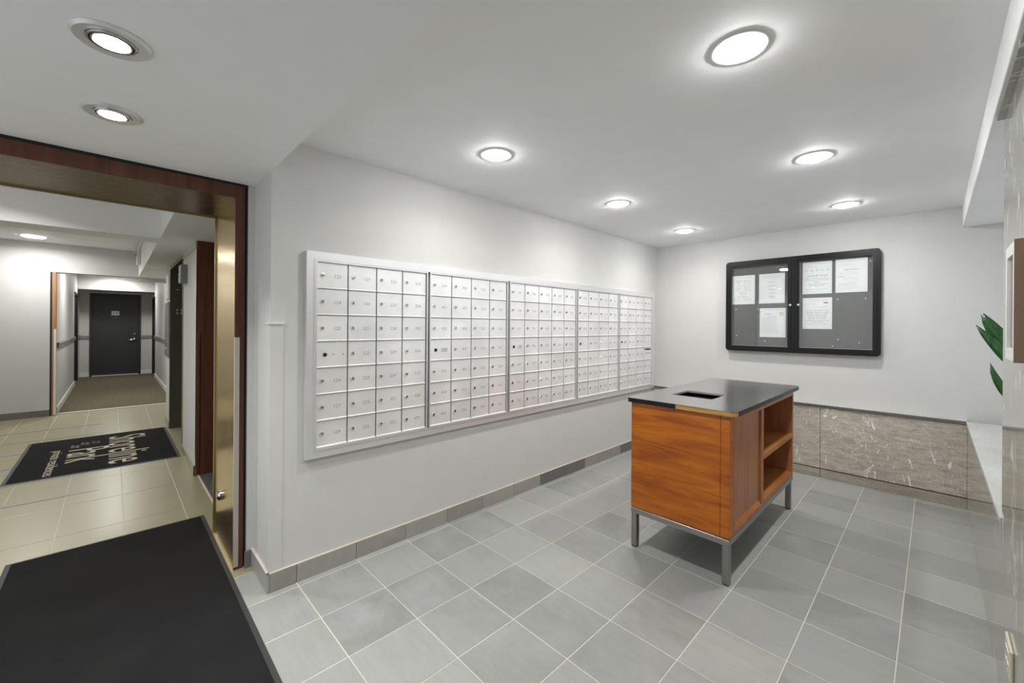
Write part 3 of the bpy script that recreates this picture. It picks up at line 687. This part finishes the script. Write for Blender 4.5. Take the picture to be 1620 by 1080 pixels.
# ------------------------------------------------------------------ wooden cabinet on steel legs
cb = empty('parcel_cabinet', (1.29, 2.25, 0), 'orange brown wooden cabinet with a black top standing on steel legs', 'cabinet')
CX0, CX1, CY0, CY1, CZ0, CZ1 = 1.008, 1.562, 1.575, 2.925, 0.240, 0.868
lw = 0.034
for x, y in ((CX0+0.002, CY0+0.002), (CX1-lw-0.002, CY0+0.002), (CX0+0.002, CY1-lw-0.03), (CX1-lw-0.002, CY1-lw-0.03)):
    l_ = box('leg', x, x+lw, y, y+lw, 0.006, 0.203, 'steel', cb, 0.002)
    box('foot_pad', x+0.002, x+lw-0.002, y+0.002, y+lw-0.002, 0.0, 0.008, 'rubber', l_)
boxes('steel_frame', [(CX0, CX1, CY0, CY0+lw, 0.203, 0.235), (CX0, CX1, CY1-lw, CY1, 0.203, 0.235), (CX0, CX0+lw, CY0+lw, CY1-lw, 0.203, 0.235), (CX1-lw, CX1, CY0+lw, CY1-lw, 0.203, 0.235)], 'steel', cb, 0.0015)
box('shadow_gap', CX0+0.02, CX1-0.02, CY0+0.02, CY1-0.02, 0.235, 0.241, 'black', cb)
box('bottom_panel', CX0+0.018, CX1-0.001, CY0+0.016, CY1-0.016, CZ0, 0.262, 'wood_table_v', cb)
box('front_panel', CX0+0.0, CX1-0.046, CY0, CY0+0.016, CZ0, CZ1-0.0, 'wood_table', cb, 0.001)
box('front_stile', CX1-0.0445, CX1, CY0, CY0+0.05, CZ0, CZ1, 'wood_table', cb, 0.001)
box('back_panel', CX0, CX0+0.018, CY0+0.016, CY1-0.016, CZ0, CZ1, 'wood_table', cb)
box('end_panel', CX0, CX1, CY1-0.030, CY1, CZ0, CZ1, 'wood_table_v', cb, 0.001)
xs0, xs1 = CX1-0.020, CX1+0.0008
box('top_rail', xs0, xs1, CY0+0.050, CY1-0.030, 0.830, CZ1, 'wood_table_v', cb, 0.0006)
box('bottom_rail', xs0, xs1, CY0+0.050, CY1-0.030, CZ0, 0.262, 'wood_table_v', cb, 0.0006)
box('side_stile', xs0, xs1, CY0+0.0505, 1.655, 0.262, 0.830, 'wood_table_v', cb, 0.0006)
box('divider', CX0+0.018, xs1-0.0005, 2.125, 2.170, 0.262, 0.830, 'wood_table_v', cb, 0.0008)
dr = box('sliding_door', CX1-0.026, CX1-0.012, 1.650, 2.118, 0.272, 0.830, 'wood_table_v', cb, 0.001)
bm = bmesh.new(); prism(bm, [(CX1-0.012, 0.263), (xs1, 0.263), (CX1-0.012, 0.285)], 1, 1.656, 2.118); bmesh.ops.recalc_face_normals(bm, faces=bm.faces)
link('door_lip', bm_to(bm), 'wood_shelf', dr)
box('shelf', CX0+0.018, xs1, 2.170, CY1-0.030, 0.520, 0.552, 'wood_shelf', cb, 0.0008)
box('shelf', CX0+0.018, xs1, 2.170, CY1-0.030, 0.2605, 0.272, 'wood_shelf', cb)
box('inner_back', CX0+0.018, CX0+0.024, 2.170, CY1-0.030, 0.27, 0.83, 'wood_table_v', cb)
# top with cut-out, rounded corners
TX0, TX1, TY0, TY1, TZ0, TZ1 = 0.978, 1.592, 1.562, 2.960, 0.870, 0.896
HX0, HX1, HY0, HY1 = 1.12, 1.372, 1.862, 2.108
def rrect(x0, x1, y0, y1, r, n=6):
    out = []
    for cx, cy, a0 in ((x1-r, y1-r, 0), (x0+r, y1-r, PI/2), (x0+r, y0+r, PI), (x1-r, y0+r, 1.5*PI)):
        for k in range(n+1): a = a0+k*PI/2/n; out.append((cx+r*math.cos(a), cy+r*math.sin(a)))
    return out
def slab_with_hole(outer, hole, z0, z1):
    bm = bmesh.new(); no = len(outer)
    O = [[bm.verts.new((p[0], p[1], z)) for p in outer] for z in (z0, z1)]
    H = [[bm.verts.new((p[0], p[1], z)) for p in hole] for z in (z0, z1)]
    per = no//4
    for z in (0, 1):
        for q in range(4):   # corner q pairs with hole vertex q
            idx = [q*per+k for k in range(per)]
            for k in range(per-1): f = bm.faces.new((O[z][idx[k]], O[z][idx[k+1]], H[z][q]))
            nxt = O[z][(q*per+per) % no]
            bm.faces.new((O[z][idx[-1]], nxt, H[z][(q+1) % 4], H[z][q]))
    for L in (O, H):
        n = len(L[0])
        for k in range(n): bm.faces.new((L[0][k], L[0][(k+1) % n], L[1][(k+1) % n], L[1][k]))
    bmesh.ops.recalc_face_normals(bm, faces=bm.faces); return bm_to(bm)
hole = [(HX1, HY1), (HX0, HY1), (HX0, HY0), (HX1, HY0)]
tp = link('table_top', slab_with_hole(rrect(TX0, TX1, TY0, TY1, 0.035), hole, TZ0+0.0, TZ1-0.0015), 'ply', cb)
link('laminate_sheet', slab_with_hole(rrect(TX0-0.0012, TX1+0.0012, TY0-0.0012, TY1+0.0012, 0.036), hole, TZ1-0.0015, TZ1), 'laminate', tp)
# black edge band: front left half and the two sides (missing on the front right half)
pts = rrect(TX0-0.0005, TX1+0.0005, TY0-0.0005, TY1+0.0005, 0.0355)
def band(path, name):
    bm = bmesh.new()
    for k in range(len(path)-1):
        (xa, ya), (xb, yb) = path[k], path[k+1]
        d = Vector((xb-xa, yb-ya)).normalized(); nx, ny = d.y*0.0015, -d.x*0.0015
        vs = [bm.verts.new(p) for p in ((xa, ya, TZ0), (xb, yb, TZ0), (xb, yb, TZ1-0.0016), (xa, ya, TZ1-0.0016), (xa+nx, ya+ny, TZ0), (xb+nx, yb+ny, TZ0), (xb+nx, yb+ny, TZ1-0.0016), (xa+nx, ya+ny, TZ1-0.0016))]
        for q in ((0, 1, 2, 3), (4, 7, 6, 5), (0, 4, 5, 1), (3, 2, 6, 7), (0, 3, 7, 4), (1, 5, 6, 2)): bm.faces.new([vs[i] for i in q])
    bmesh.ops.recalc_face_normals(bm, faces=bm.faces)
    return link(name, bm_to(bm), 'black_plastic', tp)
# rrect order: corner(x1,y1), (x0,y1), (x0,y0), (x1,y0), counter-clockwise
band([(TX1+0.0005, TY0+0.045)]+pts[0:21]+[(1.283, TY0-0.0005)], 'edge_band')
# dark box under the cut-out
boxes('slot_box', [(HX0-0.006, HX0, HY0, HY1, 0.62, TZ1-0.004), (HX1, HX1+0.006, HY0, HY1, 0.62, TZ1-0.004), (HX0, HX1, HY0-0.006, HY0, 0.62, TZ1-0.004), (HX0, HX1, HY1, HY1+0.006, 0.62, TZ1-0.004), (HX0, HX1, HY0, HY1, 0.62, 0.63)], 'black_plastic', cb)
boxes('slot_rim', [(HX0, HX0+0.002, HY0, HY1, TZ1-0.012, TZ1+0.0005), (HX1-0.002, HX1, HY0, HY1, TZ1-0.012, TZ1+0.0005), (HX0, HX1, HY0, HY0+0.002, TZ1-0.012, TZ1+0.0005), (HX0, HX1, HY1-0.002, HY1, TZ1-0.012, TZ1+0.0005)], 'lightsteel', tp)

# ------------------------------------------------------------------ notice board
nb = empty('notice_board', (1.375, YB, 1.09), 'black framed glass fronted notice board with two doors on the back wall', 'notice board')
BX0, BX1, BZ0, BZ1 = 0.777, 1.975, 1.090, 1.993; BF = 3.868
bm = bmesh.new()
def rframe(bm, outer, inner, y0, y1):
    n = len(outer)
    V = [[bm.verts.new((p[0], y, p[1])) for p in L] for y in (y0, y1) for L in (outer, inner)]
    oa, ia, ob, ib = V
    for k in range(n):
        j = (k+1) % n
        for q in ((oa[k], oa[j], ia[j], ia[k]), (ob[k], ib[k], ib[j], ob[j]), (oa[k], ob[k], ob[j], oa[j]), (ia[k], ia[j], ib[j], ib[k])): bm.faces.new(q)
    bmesh.ops.recalc_face_normals(bm, faces=bm.faces)
n6 = 6
rframe(bm, rrect(BX0, BX1, BZ0, BZ1, 0.03, n6), rrect(BX0+0.02, BX1-0.02, BZ0+0.02, BZ1-0.02, 0.012, n6), BF+0.006, YB)
rframe(bm, rrect(BX0+0.006, BX1-0.006, BZ0+0.006, BZ1-0.006, 0.026, n6), rrect(BX0+0.02, BX1-0.02, BZ0+0.02, BZ1-0.02, 0.012, n6), BF, BF+0.006)
link('outer_frame', bm_to(bm), 'black_plastic', nb)
box('fabric_panel', BX0+0.02, BX1-0.02, YB-0.020, YB-0.002, BZ0+0.02, BZ1-0.02, 'fabric', nb)
xm = 1.366
for x0, x1, kx in ((BX0+0.018, xm-0.012, 1.343), (xm+0.012, BX1-0.018, 1.405)):
    bm = bmesh.new()
    quadframe(bm, x0, x1, BZ0+0.018, BZ1-0.018, 0.034, None, BF+0.004, BF+0.022, 1)
    quadframe(bm, x0+0.006, x1-0.006, BZ0+0.024, BZ1-0.024, 0.014, None, BF-0.001, BF+0.004, 1)
    df = link('door_frame', bm_to(bm), 'black_plastic', nb)
    box('glass_pane', x0+0.032, x1-0.032, BF+0.010, BF+0.014, BZ0+0.05, BZ1-0.05, 'glass', df)
    boxes('inner_bead', [(x0+0.034, x1-0.034, BF+0.022, BF+0.026, BZ0+0.052, BZ0+0.055), (x0+0.034, x0+0.036, BF+0.022, BF+0.026, BZ0+0.055, BZ1-0.055), (x1-0.036, x1-0.034, BF+0.022, BF+0.026, BZ0+0.055, BZ1-0.055)], 'lightsteel', df)
    lk = lath('lock', [(0.001, 0), (0.013, 0), (0.012, 0.007), (0.008, 0.011), (0.001, 0.012)], (kx, BF, 1.538), 'chrome', df, 'y', 20, -1)
box('centre_post', xm-0.012, xm+0.012, BF+0.002, YB, BZ0+0.018, BZ1-0.018, 'black_plastic', nb, 0.001)
# papers; each is a sheet with printed lines
YPAP = YB-0.0225
def sheet(x0, x1, z0, z1, label, lines, extra=None):
    cx, cz = (x0+x1)/2, (z0+z1)/2; w_, h_ = x1-x0, z1-z0
    o = box('paper_sheet', x0, x1, YPAP, YPAP+0.001, z0, z1, 'paper', None, at=(cx, YPAP, cz))
    tag(o, label, 'paper', 'notices pinned in the notice board')
    ms = []
    for (txt, u, v, s_, al, mi, sx) in lines:     # u,v fractions from top left; s_ size in metres
        tm = text_mesh(txt, s_, al, sx, 0.0, res=1)
        tm.transform(Matrix.Translation((x0+u*w_, YPAP-0.0006, z1-v*h_)) @ FY); ms.append((tm, mi))
    bm = bmesh.new(); m1, m2 = 0.05*w_, 0.045*h_
    for b in ((x0+m1, x1-m1, z1-m2-0.0006, z1-m2), (x0+m1, x1-m1, z0+m2, z0+m2+0.0006), (x0+m1, x0+m1+0.0006, z0+m2, z1-m2), (x1-m1-0.0006, x1-m1, z0+m2, z1-m2)):
        vs = [bm.verts.new((p, YPAP-0.0005, q)) for p, q in ((b[0], b[2]), (b[1], b[2]), (b[1], b[3]), (b[0], b[3]))]; bm.faces.new(vs)
    ms.append((bm_to(bm), 1))
    link('printed_text', join_meshes(ms), ['ink', 'inkgrey'], o)
    if extra: extra(o, x0, x1, z0, z1)
    return o
C_, L_ = 'CENTER', 'LEFT'
days = [('Monday', '9:00 am - 5:00 pm'), ('Tuesday', '9:00 am - 5:00 pm'), ('Wednesday', '9:00 am - 5:00 pm'), ('Thursday', '9:00 am - 5:00 pm'), ('Friday', '9:00 am - 5:00 pm')]
ln = [('Shoreline Park Condominium Association', .5, .075, .009, C_, 1, 1), ('Management Office Hours', .5, .185, .0135, C_, 0, 1)]
for k, (a, b_) in enumerate(days): ln += [(a, .2, .25+.066*k, .011, L_, 0, 1), (b_, .52, .245+.066*k, .0095, L_, 0, 1)]
ln += [('Closed Saturday', .5, .585, .011, C_, 0, 1), ('Closed Sunday', .5, .65, .011, C_, 0, 1), ('Receiving Hours', .5, .735, .014, C_, 0, 1),
       ('Monday - Thursday', .08, .805, .009, L_, 0, 1), ('Friday - Saturday', .08, .865, .009, L_, 0, 1), ('8:00 am - 4:00 pm', .52, .80, .009, L_, 0, 1), ('8:00 am - 2:00 pm', .52, .855, .009, L_, 0, 1)]
sheet(.822, 1.035, 1.559, 1.850, 'office hours notice at the far left of the notice board, partly behind the frame', ln)
ln = [('Shoreline Park Condominium Association', .5, .08, .009, C_, 1, 1), ('Board of Directors 2024 - 2025', .5, .135, .012, C_, 1, 1)]
for k, (a, b_) in enumerate((('President', 'first seat'), ('Vice President', 'second seat'), ('Treasurer', 'third seat'), ('Secretary', 'fourth seat'), ('Director', 'fifth seat'))):
    ln += [(a, .5, .285+.123*k, .013, C_, 0, 1)]
sheet(1.072, 1.290, 1.561, 1.850, 'paper with five centred names and titles, upper right in the left door', ln)
def para(ln, x, v0, n, width, step=.026, s=.0072):
    for k in range(n):
        words = []; tot = 0
        while tot < width:
            wd = rnd.choice(['the', 'of', 'building', 'all', 'residents', 'must', 'please', 'notice', 'and', 'association', 'to', 'be', 'units', 'owner', 'will', 'meeting', 'in']); words.append(wd); tot += len(wd)+1
        ln.append((' '.join(words), x, v0+step*k, s, L_, 1, 1))
ln = [('Shoreline Park Condominium Association', .5, .06, .009, C_, 1, 1), ('To: All Residents', .2, .18, .008, L_, 0, 1), ('From: Management Office', .2, .215, .008, L_, 0, 1), ('Rules and Regulations', .5, .30, .010, C_, 0, 1)]
para(ln, .09, .345, 19, 44, .0285)
def seal(o, x0, x1, z0, z1):
    bm = bmesh.new(); cx, cz = x0+.84*(x1-x0), z1-.20*(z1-z0)
    for k in range(24):
        a, b_ = 2*PI*k/24, 2*PI*(k+1)/24
        vs = [bm.verts.new((cx+r*math.cos(t_), YPAP-.0007, cz+r*math.sin(t_))) for r, t_ in ((.016, a), (.016, b_), (.010, b_), (.010, a))]; bm.faces.new(vs)
    link('round_seal', bm_to(bm), 'tan', o)
sheet(1.080, 1.300, 1.232, 1.514, 'paper with a tan round seal, low in the left door', ln, seal)
ln = [('Shoreline Park Condominium Association', .5, .055, .009, C_, 1, 1), ('To: All Residents', .12, .12, .0075, L_, 1, 1), ('From: Management Office', .12, .15, .0075, L_, 1, 1),
      ('Sun Deck Closed', .5, .435, .0215, C_, 0, 1), ('Please note that the sun decks are', .5, .515, .0128, C_, 0, 1), ('now closed due to winter weather', .5, .570, .0128, C_, 0, 1), ('conditions.', .5, .625, .0128, C_, 0, 1),
      ('The sun decks will re-open', .5, .69, .0128, C_, 0, 1), ('in the spring of 2025.', .5, .745, .0128, C_, 0, 1), ('Thank you for your cooperation. Management Office', .5, .86, .0075, C_, 0, 1)]
def flakes(o, x0, x1, z0, z1):
    bm = bmesh.new()
    for k in range(5):
        cx, cz = x0+(.14+.18*k)*(x1-x0), z1-.27*(z1-z0)
        for a in range(3):
            t_ = a*PI/3+PI/6; dx, dz = math.cos(t_), math.sin(t_)
            vs = [bm.verts.new((cx+p*dx*.014-q*dz*.0008, YPAP-.0007, cz+p*dz*.014+q*dx*.0008)) for p, q in ((-1, -1), (1, -1), (1, 1), (-1, 1))]; bm.faces.new(vs)
    link('snowflake_row', bm_to(bm), 'inkgrey', o)
sheet(1.430, 1.647, 1.635, 1.928, 'sun deck notice with a row of snowflakes, upper left in the right door', ln, flakes)
ln = [('Shoreline Park Condominium Association', .5, .07, .009, C_, 1, 1), ('To: All Residents', .17, .16, .0075, L_, 1, 1), ('From: Management Office', .17, .195, .0075, L_, 1, 1), ('MEMORANDUM', .5, .325, .0125, C_, 0, 1)]
para(ln, .09, .39, 3, 44, .032); ln.append(('REMINDER', .09, .52, .009, L_, 0, 1)); para(ln, .22, .56, 4, 34, .03); para(ln, .09, .71, 4, 44, .03); para(ln, .09, .855, 2, 44, .035)
sheet(1.672, 1.888, 1.637, 1.930, 'memorandum sheet at the upper right corner of the notice board', ln)
ln = [('Shoreline Park Condominium Association', .5, .065, .009, C_, 1, 1), ('2024 - 2025 Board Meetings', .5, .105, .009, C_, 1, 1), ('To: All Residents', .2, .18, .0075, L_, 1, 1), ('From: Board of Directors', .2, .215, .0075, L_, 1, 1), ('The board meetings are held at 7:00 pm', .5, .31, .0075, C_, 1, 1)]
for k, tx in enumerate(('Thursday - September 19, 2024', 'Thursday - November 14, 2024', 'Thursday - February 6, 2025', 'Thursday - April 3, 2025', 'Thursday - June 26, 2025')): ln.append((tx, .5, .41+.062*k, .0135, C_, 0, .98))
ln += [('Annual Meeting - September 18, 2025', .5, .73, .0118, C_, 0, .98), ('(date subject to change)', .5, .78, .0085, C_, 0, 1), ('Meetings are open to all owners of the association', .5, .835, .0078, C_, 0, 1)]
def cal(o, x0, x1, z0, z1):
    w_, h_ = x1-x0, z1-z0
    box('calendar_top', x0+.72*w_, x0+.87*w_, YPAP-.0009, YPAP, z1-.18*h_, z1-.15*h_, 'red', o)
    box('calendar_foot', x0+.72*w_, x0+.87*w_, YPAP-.0009, YPAP, z1-.285*h_, z1-.278*h_, 'inkgrey', o)
sheet(1.432, 1.649, 1.315, 1.599, 'meeting dates sheet with a small red calendar, left in the right door', ln, cal)
# push pins
pins = [(0.867, 1.509, 'push pin below the office hours notice, left'), (1.066, 1.507, 'push pin just left of the paper with the round seal'), (0.872, 1.240, 'push pin in the lower left of the notice board'),
        (1.126, 1.193, 'push pin below the paper with the round seal'), (1.689, 1.577, 'push pin below the left end of the memorandum'), (1.877, 1.577, 'push pin below the right end of the memorandum'),
        (1.693, 1.225, 'push pin right of and below the meeting dates sheet'), (1.838, 1.200, 'push pin in the lower right of the notice board'), (1.656, 1.164, 'lowest push pin in the right door'), (1.905, 1.892, 'push pin right of the memorandum, by the frame')]
psrc = None
for x, z, lab in pins:
    if psrc is None:
        psrc = lath('push_pin', [(0.0006, 0.0), (0.0045, 0.003), (0.0045, 0.005), (0.0026, 0.007), (0.0026, 0.012), (0.0048, 0.013), (0.0048, 0.015), (0.0006, 0.016)], (x, YB-0.020, z), 'white_plastic', None, 'y', 12, -1, at=(x, YB-0.020, z)); p = psrc
    else: p = inst('push_pin', psrc, None, (x, YB-0.020, z))
    tag(p, lab, 'pin', 'clear push pins in the notice board')

# ------------------------------------------------------------------ mats
m1 = empty('entrance_mat', (-0.25, -0.66, 0), 'large plain black entrance mat in front of the brass doorway', 'mat')
MX0, MX1, MY0, MY1 = -1.225, 0.86, -1.60, -0.226
MY0 = -1.095
box('mat_border', MX0, MX1, MY0, MY1, 0.001, 0.005, 'rubber', m1, 0.0015)
box('carpet_pile', MX0+0.022, MX1-0.022, MY0+0.022, MY1-0.022, 0.004, 0.010, 'mat', m1, 0.003, 2)
m2 = empty('logo_mat', (-3.74, -0.76, 0), 'black mat with cream lettering on the corridor floor', 'mat')
NX0, NX1, NY0, NY1 = -4.55, -2.945, -1.33, -0.192
box('mat_border', NX0, NX1, NY0, NY1, 0.0015, 0.005, 'rubber', m2, 0.0015)
box('carpet_pile', NX0+0.025, NX1-0.025, NY0+0.025, NY1-0.025, 0.004, 0.009, 'mat', m2, 0.003, 2)
def mat_text(txt, x0, x1, y0, y1, mat='cream_yarn', off=0.0):
    me = text_mesh(txt, 1.0, 'LEFT', 1.0, off, 0.0, 4)
    xs_ = [v.co.x for v in me.vertices]; ys_ = [v.co.y for v in me.vertices]
    a, b_, c, d = min(xs_), max(xs_), min(ys_), max(ys_)
    for v in me.vertices:
        v.co.x = x0+(v.co.x-a)/(b_-a)*(x1-x0); v.co.y = y0+(v.co.y-c)/(d-c)*(y1-y0); v.co.z = 0.0096
    o = link('lettering', me, mat, m2); o['label'] = 'cream woven lettering'; return o
mat_text('Shoreline', -4.33, -3.07, -0.71, -0.40)
mat_text('Park', -3.90, -3.36, -1.005, -0.705)
mat_text('private residences', -3.97, -3.0, -1.135, -1.04)
for k, (cx, cy, mt) in enumerate(((-4.07, -0.965, 'cream_yarn'), (-4.16, -0.895, 'pale_yarn'), (-4.16, -0.81, 'grey_yarn'))):
    bm = bmesh.new()
    for dy in (0.0,):
        for dx in (-0.03, 0.04):
            vs = [bm.verts.new((cx+dx+p, cy+q, 0.0096)) for p, q in ((-0.028, -0.030), (-0.004, -0.030), (0.004, 0.0), (0.028, 0.030), (0.004, 0.030), (-0.004, 0.0))]; bm.faces.new(vs)
    link('wave_mark', bm_to(bm), mt, m2)

# ------------------------------------------------------------------ things on the polished wall
fp = empty('framed_case', (XR, 1.03, 1.25), 'white framed shallow case with a bronze side on the polished wall', 'frame')
bm = bmesh.new(); quadframe(bm, 0.945, 1.125, 1.243, 1.548, 0.030, None, 2.424, 2.432, 0)
link('white_frame', bm_to(bm), 'white_plastic', fp)
box('glazing', 2.4295, 2.431, 0.974, 1.096, 1.272, 1.519, 'glass', fp)
box('case_body', 2.432, XR, 0.947, 1.123, 1.245, 1.546, 'copper', fp, 0.001)
box('near_side', 2.423, XR, 0.938, 0.945, 1.240, 1.551, 'copper', fp)
ot = empty('wall_outlet', (XR, 1.34, 0.295), 'cream wall socket plate low on the polished wall', 'outlet')
box('plate', XR-0.008, XR, 1.275, 1.405, 0.240, 0.345, 'cream_plastic', ot, 0.003, 2)
boxes('socket', [(XR-0.0095, XR-0.0078, 1.31, 1.37, 0.262, 0.285), (XR-0.0095, XR-0.0078, 1.31, 1.37, 0.30, 0.323)], 'white_plastic', ot)
boxes('slots', [(XR-0.0102, XR-0.0094, 1.325, 1.329, 0.268, 0.280), (XR-0.0102, XR-0.0094, 1.35, 1.354, 0.268, 0.280), (XR-0.0102, XR-0.0094, 1.325, 1.329, 0.306, 0.318), (XR-0.0102, XR-0.0094, 1.35, 1.354, 0.306, 0.318)], 'black', ot)

# ------------------------------------------------------------------ plant on the ledge
pl = empty('potted_plant', (2.80, 2.60, 0.645), 'dark green broad leaved plant on the ledge, partly hidden by the polished wall', 'plant')
lath('pot', [(0.08, 0.0), (0.085, 0.0), (0.11, 0.16), (0.115, 0.165), (0.115, 0.175), (0.10, 0.175), (0.10, 0.15), (0.001, 0.15)], (2.80, 2.60, 0.645), 'pot', pl, 'z', 28)
lath('soil', [(0.001, 0.153), (0.05, 0.155), (0.099, 0.150)], (2.80, 2.60, 0.645), 'soil', pl, 'z', 20)
tube('stem', [(2.80, 2.60, 0.79), (2.79, 2.60, 0.90), (2.80, 2.61, 1.02)], [0.014, 0.012, 0.008], 'leaf', pl)
def leaf(root, mid, tip, wd, twist=0.0, n=9):
    bm = bmesh.new(); R_, Mi, Ti = Vector(root), Vector(mid), Vector(tip); prev = None
    for k in range(n+1):
        t_ = k/n; p = R_*(1-t_)**2+Mi*2*t_*(1-t_)+Ti*t_*t_
        d = ((Mi-R_)*(1-t_)+(Ti-Mi)*t_).normalized()
        s_ = d.cross(Vector((math.sin(twist), -math.cos(twist), 0))).normalized()
        ww = wd*(math.sin(PI*min(1, (t_*0.93+0.07)))**0.75)*(1 if t_ < 1 else 0)+0.0008
        nrm = d.cross(s_).normalized()
        row = [bm.verts.new(p-s_*ww+nrm*ww*0.22), bm.verts.new(p), bm.verts.new(p+s_*ww+nrm*ww*0.22)]
        if prev:
            for q in (0, 1): bm.faces.new((prev[q], prev[q+1], row[q+1], row[q]))
        prev = row
    me = bm_to(bm, smooth=True); o = link('leaf', me, 'leaf', pl)
    md = o.modifiers.new('thickness', 'SOLIDIFY'); md.thickness = 0.0012
    return o
RT = (2.80, 2.61, 1.00)
leaf((2.76, 2.60, 0.92), (2.53, 2.60, 1.22), (2.464, 2.60, 1.408), 0.042)
leaf((2.77, 2.68, 0.95), (2.50, 2.68, 1.20), (2.459, 2.68, 1.405), 0.014)
leaf((2.78, 2.56, 0.90), (2.56, 2.56, 1.14), (2.436, 2.58, 1.348), 0.030)
leaf((2.78, 2.60, 0.80), (2.52, 2.58, 0.93), (2.487, 2.58, 1.15), 0.023)
leaf(RT, (2.95, 2.55, 1.25), (3.10, 2.5, 1.15), 0.03, 0.4)
leaf(RT, (2.84, 2.75, 1.35), (2.9, 2.95, 1.38), 0.03, 1.2)
leaf(RT, (2.80, 2.55, 1.40), (2.75, 2.45, 1.52), 0.03, 0.2)
leaf(RT, (2.92, 2.68, 1.42), (3.02, 2.72, 1.50), 0.03, 0.8)
